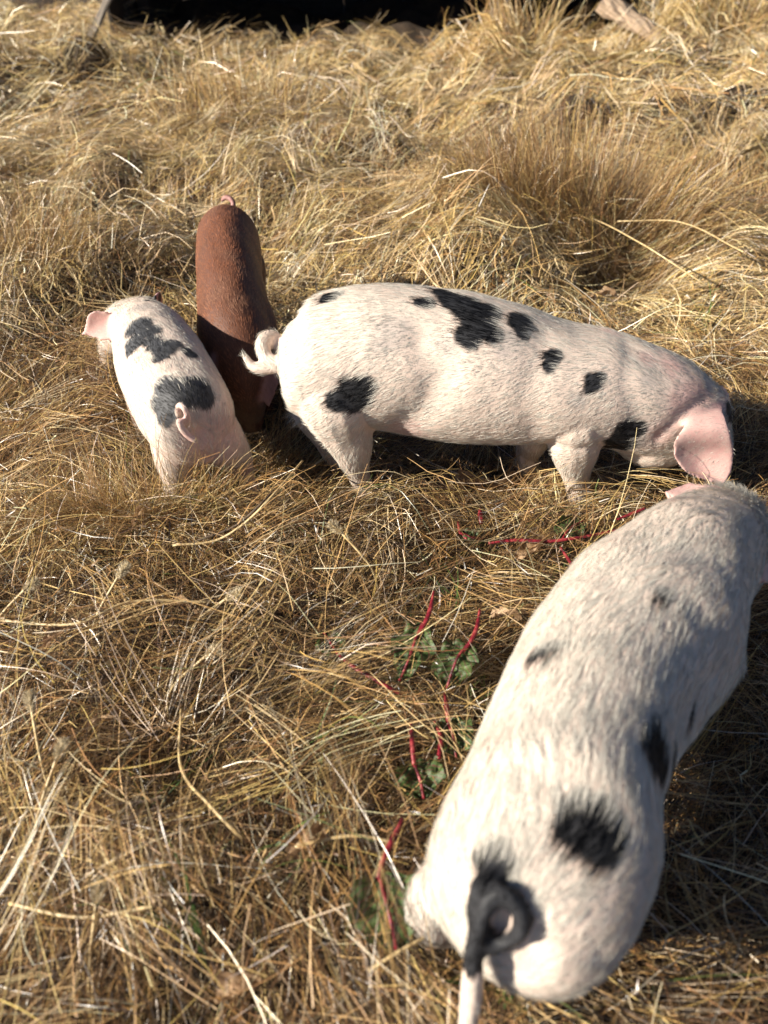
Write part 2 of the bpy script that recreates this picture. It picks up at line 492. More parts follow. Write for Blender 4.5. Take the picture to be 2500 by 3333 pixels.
class Coat:
    def __init__(s, pig, me, spots, greys=(), pinks=(), brown=False):
        bvh = BVHTree.FromPolygons([tuple(v) for v in vcos(me)], [tuple(p.vertices) for p in me.polygons])
        s.brown = brown
        s.sp = s.cast(bvh, spots); s.gr = s.cast(bvh, greys); s.pk = s.cast(bvh, pinks)
        s.tail_black = pig.get('tail_black', 0); s.grey_spots = pig.get('grey_spots', 0)
        s.ear = [v for v, f in pig['ears']]
        s.tail = dense_rows([(*r[:3], r[3]) for r in pig['tail']], 60)

    def cast(s, bvh, L):
        out = []
        for px, py, r in L:
            d = ray(px, py); h = bvh.ray_cast(Vector(CAM), Vector(d).normalized())
            if h[0] is None: continue
            zc = np.dot(np.array(h[0]) - CAM, _f)
            out.append((*h[0], r * zc / FPX))
        return np.array(out).reshape(-1, 4)

    @staticmethod
    def field(p, L, wob):
        if len(L) == 0: return np.full(len(p), 9.0)
        d = np.full(len(p), 9.0)
        for c in L:
            m = np.abs(p - c[:3]).max(1) < c[3] * 2.6
            if m.any(): d[m] = np.minimum(d[m], np.linalg.norm(p[m] - c[:3], axis=1) / (c[3] * 1.16))
        return d + wob

    def ear_d(s, p):
        d = np.full(len(p), 9.0)
        for E in s.ear:
            c = E.mean(0); m = np.linalg.norm(p - c, axis=1) < .2
            if m.any():
                q = p[m]; d[m] = np.minimum(d[m], np.sqrt(((q[:, None, :] - E[None, ::2, :]) ** 2).sum(2).min(1)))
        return d

    def colours(s, p, n, dither=None):
        w = (noise3(p, 55, 1) - .5) * .45 + (noise3(p, 190, 2) - .5) * .35
        f = s.field(p, s.sp, w)
        ks = 1 - smooth(.85, 1.25, f); kh = 1 - smooth(.72, 1.18, f)
        if dither is not None: kh = (kh * 1.01 > dither).astype(float)      # black and white bristles mingle at the edge of a patch
        fg = (1 - smooth(.3, 1.3, s.field(p, s.gr, w)))
        fp = (1 - smooth(.3, 1.4, s.field(p, s.pk, w)))
        ed = s.ear_d(p); ke = 1 - smooth(.004, .026, ed)
        m = (.86 + .28 * noise3(p, 14, 3))[:, None]
        if s.brown:
            sk = BROWN_SKIN * m; hr = BROWN_HAIR * (.75 + .5 * noise3(p, 30, 2))[:, None]
            du = (smooth(.35, .9, n[:, 2]) * smooth(.35, .6, noise3(p, 20, 1)))[:, None] * .55      # dust lying on the back
            hr = hr * (1 - du) + np.array([.42, .25, .165]) * du
        else:
            sk = WHITE_SKIN * m; hr = WHITE_HAIR * (.92 + .14 * noise3(p, 30, 2))[:, None]
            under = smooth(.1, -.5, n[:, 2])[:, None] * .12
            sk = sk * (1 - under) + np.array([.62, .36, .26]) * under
        mix = lambda a, b, k: a * (1 - k[:, None]) + b * k[:, None]
        sk = mix(sk, np.array([.30, .285, .28]), fg * .45)
        hr = mix(hr, np.array([.42, .40, .37]), fg * np.clip(noise3(p, 120, 1) * 2.2 - .6, 0, 1) * .6)
        sk = mix(sk, PINK, np.maximum(ke * (.55 + .45 * noise3(p, 45, 0)) * (1.0 if not s.brown else .8), fp * .6))
        hr = mix(hr, PINK * 1.05, fp * .3)
        sk = mix(sk, BLACK_SKIN + s.grey_spots * np.array([.07, .07, .072]), ks); hr = mix(hr, BLACK_HAIR + s.grey_spots * np.array([.05, .049, .047]), kh)
        # dried mud on legs and belly
        md = smooth(.22, .06, p[:, 2]) * smooth(.42, .66, noise3(p, 26, 0) * .6 + noise3(p, 80, 1) * .4) * .75
        sk = mix(sk, np.array([.20, .135, .08]), md); hr = mix(hr, np.array([.30, .21, .13]), md * .8)
        if s.tail_black:
            td, ti = s.tail_d(p); tb = ti + (noise3(p, 90, 1) - .5) * 9; kb = (td < .0035) & (ti > 2) & (tb < 60 * s.tail_black)
            kw = (td < .0035) & (tb >= 60 * s.tail_black)
            sk = mix(sk, BLACK_SKIN, kb * 1.0); hr = mix(hr, BLACK_HAIR, kb * 1.0)
            sk = mix(sk, WHITE_SKIN, kw * 1.0); hr = mix(hr, WHITE_HAIR, kw * 1.0)
        # hoof horn
        kz = 1 - smooth(.012, .035, p[:, 2])
        sk = mix(sk, np.array([.10, .08, .06]), kz)
        return sk, hr, ed

    def tail_d(s, p):
        d = np.full(len(p), 9.0); idx = np.zeros(len(p), int)
        c = s.tail[:, :3]; m = np.where(np.abs(p - c.mean(0)).max(1) < .3)[0]
        for a in range(0, len(m), 20000):
            mm = m[a:a + 20000]
            D = ((p[mm][:, None, :] - c[None]) ** 2).sum(2); idx[mm] = D.argmin(1); d[mm] = np.sqrt(D.min(1))
        return d - s.tail[idx, 3], idx


def skin_material():
    N = Nodes('pig_skin')
    a = N.n('ShaderNodeAttribute', attribute_name='Col')
    g = N.n('ShaderNodeNewGeometry')
    nz = N.n('ShaderNodeTexNoise', Scale=420.0, Detail=3.0); N.l(g.outputs['Position'], nz.inputs['Vector'])
    mr = N.n('ShaderNodeMapRange'); mr.inputs['To Min'].default_value = .8; mr.inputs['To Max'].default_value = 1.18
    N.l(nz.outputs[0], mr.inputs['Value'])
    vm = N.n('ShaderNodeVectorMath', operation='SCALE'); N.l(a.outputs['Color'], vm.inputs[0]); N.l(mr.outputs[0], vm.inputs['Scale'])
    bp = N.n('ShaderNodeBump', Strength=.35, Distance=.002); N.l(nz.outputs[0], bp.inputs['Height'])
    p = N.n('ShaderNodeBsdfPrincipled'); p.inputs['Roughness'].default_value = .58
    p.inputs['Specular IOR Level'].default_value = .3
    N.l(vm.outputs[0], p.inputs['Base Color']); N.l(bp.outputs[0], p.inputs['Normal'])
    N.l(p.outputs[0], N.out.inputs['Surface'])
    return N.m


MAT_SKIN = skin_material()
MAT_HAIR = blade_material('pig_hair', rough=.45, spec=.18, trans=.22)


def hair_mesh(name, me, pig, coat, count, length, width, seed, lift=.15):
    r = np.random.default_rng(seed)
    me.calc_loop_triangles()
    nt = len(me.loop_triangles)
    ti = np.empty(nt * 3, np.int32); me.loop_triangles.foreach_get('vertices', ti); ti = ti.reshape(-1, 3)
    V = vcos(me); Nn = vnors(me)
    a, b, c = V[ti[:, 0]], V[ti[:, 1]], V[ti[:, 2]]
    ar = np.linalg.norm(np.cross(b - a, c - a), axis=1); ar[(a[:, 2] < .03)] = 0
    ek = coat.ear_d((a + b + c) / 3); ar = ar * np.where(ek < .012, .35, 1.0)
    t = r.choice(nt, count, p=ar / ar.sum())
    u = r.random(count); v = r.random(count); fl = u + v > 1; u[fl] = 1 - u[fl]; v[fl] = 1 - v[fl]
    k = lambda X: X[ti[t, 0]] * (1 - u - v)[:, None] + X[ti[t, 1]] * u[:, None] + X[ti[t, 2]] * v[:, None]
    p = k(V); n = k(Nn); n /= np.linalg.norm(n, axis=1)[:, None]
    R = dense_rows(pig['body'], 70)
    T = np.gradient(R[:, :3], axis=0); T /= np.linalg.norm(T, axis=1)[:, None]
    ix = np.concatenate([((p[i:i + 20000, None, :] - R[None, :, :3]) ** 2).sum(2).argmin(1) for i in range(0, count, 20000)])
    flow = -T[ix]
    below = smooth(.0, .10, (R[ix, 2] - R[ix, 4] * .75) - p[:, 2])
    flow = flow * (1 - below)[:, None]
    flow[:, 2] -= (.55 * (1 - np.abs(n[:, 2])) + below * 1.2)
    td, tix = coat.tail_d(p)
    TT = np.gradient(coat.tail[:, :3], axis=0); TT /= np.linalg.norm(TT, axis=1)[:, None]
    kt = (1 - smooth(.004, .02, td)) * (tix > 3)
    flow = flow * (1 - kt)[:, None] + TT[tix] * kt[:, None]
    # waves of the coat
    wv = (noise3(p, 16, 0) - .5) * .7 + (noise3(p, 60, 1) - .5) * .45
    side = np.cross(n, flow); side /= np.maximum(np.linalg.norm(side, axis=1), 1e-6)[:, None]
    flow = flow + side * (wv + r.normal(0, .12, count))[:, None]
    flow -= n * (flow * n).sum(1)[:, None]; flow /= np.maximum(np.linalg.norm(flow, axis=1), 1e-6)[:, None]
    side = np.cross(n, flow)
    sk, hr, ed = coat.colours(p, n, r.random(count))
    L = length * r.uniform(.55, 1.3, count) * (.8 + .5 * noise3(p, 9, 2))
    L *= np.where(ed < .014, .35, 1.0) * np.where(p[:, 2] < .16, .7, 1)
    L *= np.where(kt > .3, pig.get('tail_hair', 1.0), 1.0) * (1 + kt * np.clip((tix - 38) / 20, 0, 1) * (1.4 if pig.get('tail_hair', 1) >= 1 else 0))
    back = smooth(.55, .95, n[:, 2]) * pig.get('ridge', .5)
    crown = smooth(.80, .93, ix / 69.0) * pig.get('crown', .4) * (n[:, 2] > .2)
    L *= 1 + back + crown
    W = width * r.uniform(.6, 1.3, count)
    lf = lift * r.uniform(.4, 1.5, count) * (1 + crown * 1.5)
    roll = r.normal(0, .35, count)[:, None]
    sd = side * np.cos(roll) + n * np.sin(roll)
    p0 = p - n * .0008
    p1 = p + flow * (L * .5)[:, None] + n * (L * lf * .42)[:, None]
    p2 = p + flow * L[:, None] + n * (L * lf * .55)[:, None]
    # bristles draw together into locks
    ng = count // 5
    from mathutils.kdtree import KDTree
    kd = KDTree(ng)
    for i in range(ng): kd.insert(p[i], i)
    kd.balance()
    gi = np.array([kd.find(q_)[1] for q_ in p])
    far = np.linalg.norm(p - p[gi], axis=1)
    kc = (.34 * smooth(.016, .006, far) * (1 - kt * .5))[:, None]
    p2 = p2 * (1 - kc) + p2[gi] * kc
    p1 = p1 * (1 - kc * .4) + p1[gi] * kc * .4
    hr = hr * (.90 + .16 * r.random(ng)[gi % ng])[:, None]
    h = sd * (W * .5)[:, None]
    VV = np.stack([p0 - h, p0 + h, p1 - h * .85, p1 + h * .85, p2], 1).reshape(-1, 3)
    o = np.arange(count)[:, None] * 5
    q = o + np.array([[0, 1, 3, 2]]); tr = o + np.array([[2, 3, 4]])
    hc = hr * r.uniform(.90, 1.07, count)[:, None]
    return np_mesh(name, VV, [q, tr], np.repeat(hc, 5, axis=0)), td


def sculpt(me, creases, seed):
    """press creases and hollows into the skin, swell and ripple the muscle"""
    V = vcos(me); Nn = vnors(me)
    bvh = BVHTree.FromPolygons([tuple(v) for v in V], [tuple(p.vertices) for p in me.polygons])
    off = (noise3(V + seed, 13, 0) - .5) * .008 + (noise3(V - seed, 34, 2) - .5) * .003
    off *= smooth(.10, .22, V[:, 2])
    for pts, rad, depth in creases:
        L = []
        for a, b in zip(pts[:-1], pts[1:]):
            for t in np.linspace(0, 1, 9): L.append((a[0] + (b[0] - a[0]) * t, a[1] + (b[1] - a[1]) * t))
        H = [bvh.ray_cast(Vector(CAM), Vector(ray(*q)).normalized())[0] for q in L]
        H = np.array([h for h in H if h is not None]).reshape(-1, 3)
        if len(H) == 0: continue
        d2 = np.full(len(V), 9.0)
        for h in H: d2 = np.minimum(d2, ((V - h) ** 2).sum(1))
        off -= .6 * depth * np.exp(-d2 / rad ** 2)
    V = V + Nn * off[:, None]
    me.vertices.foreach_set('co', V.astype(np.float32).ravel()); me.update()


CREASES = {
    'side': [([(1380, 1120), (1425, 1220), (1385, 1330), (1300, 1400)], .045, .020), ([(1770, 1110), (1735, 1250), (1740, 1400)], .04, .013), ([(2150, 1420), (2225, 1345), (2290, 1300)], .018, .010),
             ([(1800, 1450), (1880, 1465), (1970, 1455)], .016, .008), ([(2060, 1130), (2040, 1250), (2080, 1380)], .03, .008), ([(1215, 1400), (1160, 1430)], .02, .008), ([(1080, 1440), (1150, 1460)], .015, .006)],
    'near': [([(1630, 2330), (1720, 2300)], .05, .012), ([(1650, 3110), (1705, 3180)], .022, .012), ([(2010, 1850), (2150, 1790), (2330, 1800)], .028, .009), ([(1780, 2230), (1900, 2000), (2000, 1900)], .03, .008),
             ([(1500, 2700), (1560, 2560)], .04, .009), ([(2230, 2330), (2330, 2200)], .03, .012), ([(1740, 3080), (1960, 3100)], .018, .008)],
    'small': [([(640, 1410), (655, 1500)], .022, .014), ([(400, 1180), (470, 1120)], .03, .008), ([(480, 1380), (520, 1330)], .03, .008), ([(600, 1180), (680, 1260)], .03, .007)],
    'brown': [([(650, 950), (760, 960), (870, 940)], .04, .008), ([(690, 740), (720, 850)], .03, .006)]}


def build_pig(name, pig, label, spots, greys, pinks, nhair, hlen, hwid, seed, brown=False):
    me = fuse('body', pig['pieces'], pig['voxel'], 5)
    sculpt(me, CREASES[[k for k in PIGS if PIGS[k] is pig][0]], seed)
    for poly in me.polygons: poly.use_smooth = True
    coat = Coat(pig, me, spots, greys, pinks, brown)
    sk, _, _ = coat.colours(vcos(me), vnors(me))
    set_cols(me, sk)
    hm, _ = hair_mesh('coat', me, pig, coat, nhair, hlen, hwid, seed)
    R = np.array(pig['body'])
    base = Vector((R[:, 0].mean(), R[:, 1].mean(), 0))
    root = empty(name, base)
    tag(root, label, 'pig')
    for m in (me, hm): m.transform(Matrix.Translation(-base))
    me.materials.clear()
    new_obj('body', me, MAT_SKIN, root)
    tag(new_obj('bristle_coat', hm, MAT_HAIR, root), kind='stuff')
    return root


PIGS = {'side': pig_side(), 'near': pig_near(), 'small': pig_small(), 'brown': pig_brown()}
build_pig('spotted_pig', PIGS['side'], 'large cream pig with black spots, drooping pink ear, white curled tail, head down',
          [(1070, 965, 30), (1095, 955, 22), (1390, 985, 28), (1365, 985, 18), (1440, 950, 30), (1480, 975, 48), (1530, 1000, 58), (1565, 1050, 62), (1600, 1085, 38), (1525, 1095, 40), (1590, 1010, 42),
           (1700, 1050, 45), (1705, 1080, 30), (1680, 1030, 22), (1750, 1000, 22), (1790, 1005, 16), (1800, 1165, 26), (1790, 1190, 22), (1815, 1155, 18), (1935, 1245, 32), (1920, 1262, 20), (1955, 1228, 18),
           (2045, 1405, 45), (2075, 1400, 32), (2005, 1440, 32), (1980, 1455, 18), (2030, 1450, 34), (1140, 1280, 48), (1180, 1265, 40), (1105, 1300, 36), (1165, 1295, 44), (1195, 1245, 20),
           (2378, 1330, 22), (2382, 1350, 22)],
          [(1270, 1085, 60), (1240, 1120, 40), (1310, 1060, 40), (2090, 1180, 50), (2110, 1230, 40), (1460, 1130, 40), (1660, 1100, 50), (2110, 1390, 40), (2090, 1440, 30), (1890, 1300, 30), (1640, 1130, 40)],
          [(2190, 1190, 50), (2230, 1310, 70), (2280, 1290, 60), (1990, 1080, 30), (1330, 1400, 60), (2110, 1165, 30), (2160, 1400, 60)],
          84000, .022, .00075, 1)
build_pig('spotted_pig', PIGS['near'], 'large cream pig with few black spots and a black ring-curled tail with white end',
          [(2150, 2420, 58), (2115, 2400, 40), (2140, 2470, 50), (2165, 2480, 56), (2140, 2365, 36), (2195, 2510, 40), (2200, 2440, 40), (2255, 2330, 20), (2262, 2300, 14), (2255, 2360, 16), (1870, 2640, 60), (1900, 2610, 46), (1960, 2640, 50), (1890, 2690, 66), (1940, 2740, 66), (2000, 2690, 50), (1980, 2780, 50), (1930, 2650, 50), (1850, 2700, 42), (2020, 2740, 36),
           (1580, 2800, 60), (1560, 2860, 46), (1625, 2780, 44), (1590, 2830, 60), (1650, 2810, 40), (1600, 2880, 46), (1575, 2950, 40), (1570, 3000, 36), (1590, 3050, 36), (1640, 3090, 40), (1690, 3050, 36), (1695, 2990, 34), (1670, 2930, 30), (1650, 2880, 34),
           (1760, 2117, 32), (1740, 2132, 26), (1795, 2103, 26), (1830, 2095, 18), (2160, 1930, 26), (2180, 1945, 18)],
          [(2160, 1920, 50), (2060, 2180, 45), (1640, 2760, 60), (2110, 2300, 50), (2230, 1800, 60)],
          [(2215, 1620, 40), (2490, 1850, 50)],
          84000, .026, .0008, 2)
build_pig('spotted_pig', PIGS['small'], 'small cream pig with dark spots walking away, short curled tail',
          [(450, 1060, 46), (440, 1110, 42), (480, 1080, 40), (420, 1140, 20), (490, 1105, 30), (505, 1122, 32), (535, 1130, 42), (560, 1120, 30), (520, 1160, 26), (620, 1150, 22), (610, 1140, 18), (540, 1270, 48), (590, 1280, 46), (640, 1265, 50), (665, 1290, 34), (520, 1310, 36), (540, 1350, 36), (560, 1300, 44), (640, 1240, 24),
           (480, 978, 12), (500, 972, 12), (520, 970, 14), (540, 978, 12)],
          [(720, 1370, 40), (690, 1380, 40), (650, 1340, 40), (560, 1420, 50), (760, 1350, 20), (460, 1000, 40)],
          [(700, 1440, 110), (640, 1420, 60), (790, 1560, 60), (780, 1380, 60), (430, 1350, 30), (600, 1360, 40), (615, 1420, 30)],
          42000, .015, .0007, 3)
build_pig('brown_pig', PIGS['brown'], 'plain rust-brown pig, head down in the shade of the small spotted pig', [], [], [(752, 665, 14), (742, 650, 14), (728, 650, 12)], 36000, .015, .0007, 4, True)

# ------------------------------------------------------------------ ground
MOUNDS = [  # x, y, height, rx, ry
    (-.55, 1.40, .085, .45, .10), (.45, 1.46, .055, .50, .07), (-.15, 1.42, .04, .3, .1), (-.75, 1.15, .05, .35, .2), (-.35, 0.62, .05, .25, .2),
    (.30, 3.10, .22, .30, .30), (.45, 3.6, .14, .4, .3), (1.0, 3.25, -.22, .40, .30), (1.5, 3.7, .12, .4, .3), (-1.05, 2.75, -.09, .25, .2), (-1.5, 6.9, -.25, .5, .35), (-2.3, 6.8, .2, .4, .4), (-.38, .85, -.07, .15, .13), (-.62, .80, .06, .14, .2), (-.15, 1.0, -.05, .12, .1), (-.1, 3.6, .10, .3, .3), (1.5, 2.5, .10, .5, .4), (-1.25, 2.9, .13, .5, .4), (-1.1, 2.1, .06, .3, .4), (-2.6, 4.6, .18, .9, .6),
    (-.6, 4.3, .14, .9, .5), (-1.3, 5.6, .16, 1.0, .5), (1.4, 5.2, .14, 1.2, .6), (3.0, 6.0, .2, 1.3, .9), (-3.6, 6.8, .22, 1.2, .8), (1.05, 7.2, .22, .5, .4), (3.2, 8.0, .35, 1.0, .7), (-2.9, 8.0, .2, .6, .6)]


def ground_z(x, y):
    x = np.asarray(x, float); y = np.asarray(y, float)
    z = np.zeros(np.broadcast(x, y).shape)
    for mx, my, h, rx, ry in MOUNDS:
        z = z + h * np.exp(-((x - mx) / rx) ** 2 - ((y - my) / ry) ** 2)
    far = smooth(2.3, 5.0, np.abs(y) + .3 * np.abs(x))
    z = z + (vn(x * 1.3 + 40, y * 1.3 + 40, 0) - .5) * (.03 + .20 * far) + (vn(x * 3.5 + 9, y * 3.5 + 9, 1) - .5) * (.085 + .12 * far) + (vn(x * 8 + 2, y * 8 + 5, 3) - .5) * .035
    z = z * smooth(60, 25, np.hypot(x, y))
    return z - .012


def axis(fine0, fine1, step, far):
    a = [fine1]
    s = step
    while a[-1] < far: s *= 1.35; a.append(a[-1] + s)
    b = [fine0]; s = step
    while b[-1] > -far: s *= 1.35; b.append(b[-1] - s)
    return np.array(sorted(b) + list(np.arange(fine0 + step, fine1, step)) + a)


gx = axis(-5, 5, .05, 220); gy = axis(-.6, 11.5, .05, 220)
X, Yy = np.meshgrid(gx, gy)
Z = ground_z(X, Yy)
nx, ny = len(gx), len(gy)
idx = np.arange(nx * ny).reshape(ny, nx)
F = np.stack([idx[:-1, :-1], idx[:-1, 1:], idx[1:, 1:], idx[1:, :-1]], -1).reshape(-1, 4)
N = Nodes('thatch_soil')
g = N.n('ShaderNodeNewGeometry')
n1 = N.n('ShaderNodeTexNoise', Scale=9.0, Detail=8.0, Roughness=.7); N.l(g.outputs['Position'], n1.inputs['Vector'])
n2 = N.n('ShaderNodeTexNoise', Scale=90.0, Detail=4.0, Roughness=.7); N.l(g.outputs['Position'], n2.inputs['Vector'])
mm = N.n('ShaderNodeMath', operation='MULTIPLY'); N.l(n1.outputs[0], mm.inputs[0]); N.l(n2.outputs[0], mm.inputs[1])
cr = ramp(N, mm.outputs[0], [(.08, (.016, .010, .006)), (.25, (.045, .027, .014)), (.45, (.13, .08, .038))])
bp = N.n('ShaderNodeBump', Strength=.9, Distance=.02); N.l(n2.outputs[0], bp.inputs['Height'])
p = N.n('ShaderNodeBsdfPrincipled'); p.inputs['Roughness'].default_value = .9
N.l(cr.outputs[0], p.inputs['Base Color']); N.l(bp.outputs[0], p.inputs['Normal']); N.l(p.outputs[0], N.out.inputs['Surface'])
tag(new_obj('ground', np_mesh('ground', np.stack([X, Yy, Z], -1).reshape(-1, 3), F), N.m), 'dry soil and thatch under the grass', kind='structure')

# ------------------------------------------------------------------ dry grass
SHED = (-2.60, 2.6, 8.6, 11.9)        # x0, x1, front, back of the shelter
MAT_GRASS = blade_material('dry_straw', rough=.34, spec=.6, trans=.07)
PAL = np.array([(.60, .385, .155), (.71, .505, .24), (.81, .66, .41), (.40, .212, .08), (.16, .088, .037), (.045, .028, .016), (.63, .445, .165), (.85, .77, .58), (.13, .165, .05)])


def pig_inside(P, grow=1.0):
    """P (n,k,3) -> True where a blade runs into a pig's body or leg"""
    hit = np.zeros(P.shape[:2], bool)
    for pg in PIGS.values():
        R = dense_rows(pg['body'], 40)
        T = np.gradient(R[:, :3], axis=0); T /= np.linalg.norm(T, axis=1)[:, None]
        lo = R[:, :2].min(0) - .2; hi = R[:, :2].max(0) + .2
        m = ((P[..., 0] > lo[0]) & (P[..., 0] < hi[0]) & (P[..., 1] > lo[1]) & (P[..., 1] < hi[1]))
        if not m.any(): continue
        q = P[m]; h = np.zeros(len(q), bool)
        for r, t in zip(R, T):
            d = q - r[:3]; s = np.abs(d @ t)
            lat = np.abs(d[:, 0] * t[1] - d[:, 1] * t[0]) / max(np.hypot(t[0], t[1]), .3)
            h |= (s < .03) & ((lat / (r[3] * grow)) ** 2 + (d[:, 2] / (r[4] * grow)) ** 2 < 1)
        hit[m] |= h
    for c, rad in ((at(1402, 2965, z=.13), .055), (at(1440, 3015, z=.07), .04)):      # the near pig's left hock
        hit |= ((P - c) ** 2).sum(-1) < rad * rad
    return hit


def blades(rs, x, y, off, az, pitch, ln, ch, cv, w, col, K, twist=.7, taper=.6, kink=None):
    n = len(x); t = np.linspace(0, 1, K)
    hd = az[:, None] + ch[:, None] * (t[None] - .3)
    pt = pitch[:, None] + cv[:, None] * t[None]
    if kink is not None:
        kp, ka = kink
        hd = hd + np.where(t[None] > kp[:, None], ka[:, None], 0)
    st = (ln / (K - 1))[:, None]
    D = np.stack([np.cos(pt) * np.cos(hd), np.cos(pt) * np.sin(hd), np.sin(pt)], -1)
    S = np.concatenate([np.zeros((n, 1, 3)), np.cumsum(D[:, :-1] * st[..., None], 1)], 1)
    P = np.empty((n, K, 3))
    P[..., 0] = x[:, None] + S[..., 0]; P[..., 1] = y[:, None] + S[..., 1]
    gz = ground_z(P[..., 0], P[..., 1])
    P[..., 2] = np.maximum(gz + off[:, None] + S[..., 2], gz + .004)
    hp = np.stack([-np.sin(hd), np.cos(hd), np.zeros_like(hd)], -1)
    ph = (rs.normal(0, twist, n))[:, None, None]
    side = hp * np.cos(ph) + np.cross(D, hp) * np.sin(ph)
    ww = (w[:, None] * (1 - taper * t[None] ** 1.5))[..., None] * .5
    return P, side * ww, col


def strips(parts):
    V = []; Fq = []; C = []; k = 0
    for P, H, col in parts:
        n, K = P.shape[:2]
        v = np.stack([P - H, P + H], 2).reshape(n, K * 2, 3)
        V.append(v.reshape(-1, 3)); C.append(np.repeat(col, K * 2, axis=0))
        a = np.arange(K - 1)[:, None] * 2 + np.array([[0, 1, 3, 2]])
        Fq.append((k + np.arange(n)[:, None, None] * (K * 2) + a[None]).reshape(-1, 4)); k += n * K * 2
    return np.vstack(V), np.vstack(Fq), np.vstack(C)


def pick(rs, n, wts, var=.16):
    wts = np.asarray(wts, float); i = rs.choice(len(PAL), n, p=wts / wts.sum())
    c = PAL[i] * rs.uniform(1 - var * 1.6, 1 + var, n)[:, None]
    return c * np.stack([np.ones(n), rs.uniform(.93, 1.06, n), rs.uniform(.8, 1.2, n)], 1)


def view_sample(rs, n, y0, y1, marg=1.25, extra=.45):
    """uniform over the ground that the frame (and a step to either side of it) takes in"""
    m = int(n * 1.05)
    Ymax = .52 * marg * (y1 * .8 + .85) + extra
    y = rs.uniform(y0, y1, m * 3); x = rs.uniform(-Ymax, Ymax, m * 3)
    ok = np.abs(x) < .52 * marg * (np.maximum(y, 0) * .8 + .85) + extra
    x, y = x[ok], y[ok]
    area = (y1 - y0) * 2 * Ymax * ok.mean()
    return x[:n], y[:n], area


COMBED = [(-.55, .45, 1.75, .35), (-.15, .35, 2.5, .3), (-.75, 1.42, .12, .45), (-.2, 1.2, .2, .3), (1.3, 3.0, -.65, .6), (.3, 3.2, .9, .5), (-2.2, 5.0, -.45, 1.0),
          (-1.5, 4.0, .5, .7), (.8, 5.5, .25, 1.0), (-3.0, 8.0, -.3, 1.4), (1.5, 8.0, .15, 1.2), (3.0, 6.0, .8, 1.0), (.45, 1.45, .05, .35)]


def flow_az(x, y):
    """lie of the grass: combed tracts with their own direction, swirls between"""
    a = (vn(x * .9 + 11, y * .9 + 5, 2) - .5) * 4.0 + (vn(x * 2.7, y * 2.7, 3) - .5) * 2.2 + .5
    c, s, w = np.cos(a), np.sin(a), np.ones_like(a)
    for cx, cy, ang, rad in COMBED:
        k = 3.0 * np.exp(-((x - cx) ** 2 + (y - cy) ** 2) / rad ** 2)
        c = c + k * math.cos(ang); s = s + k * math.sin(ang)
    return np.arctan2(s, c)


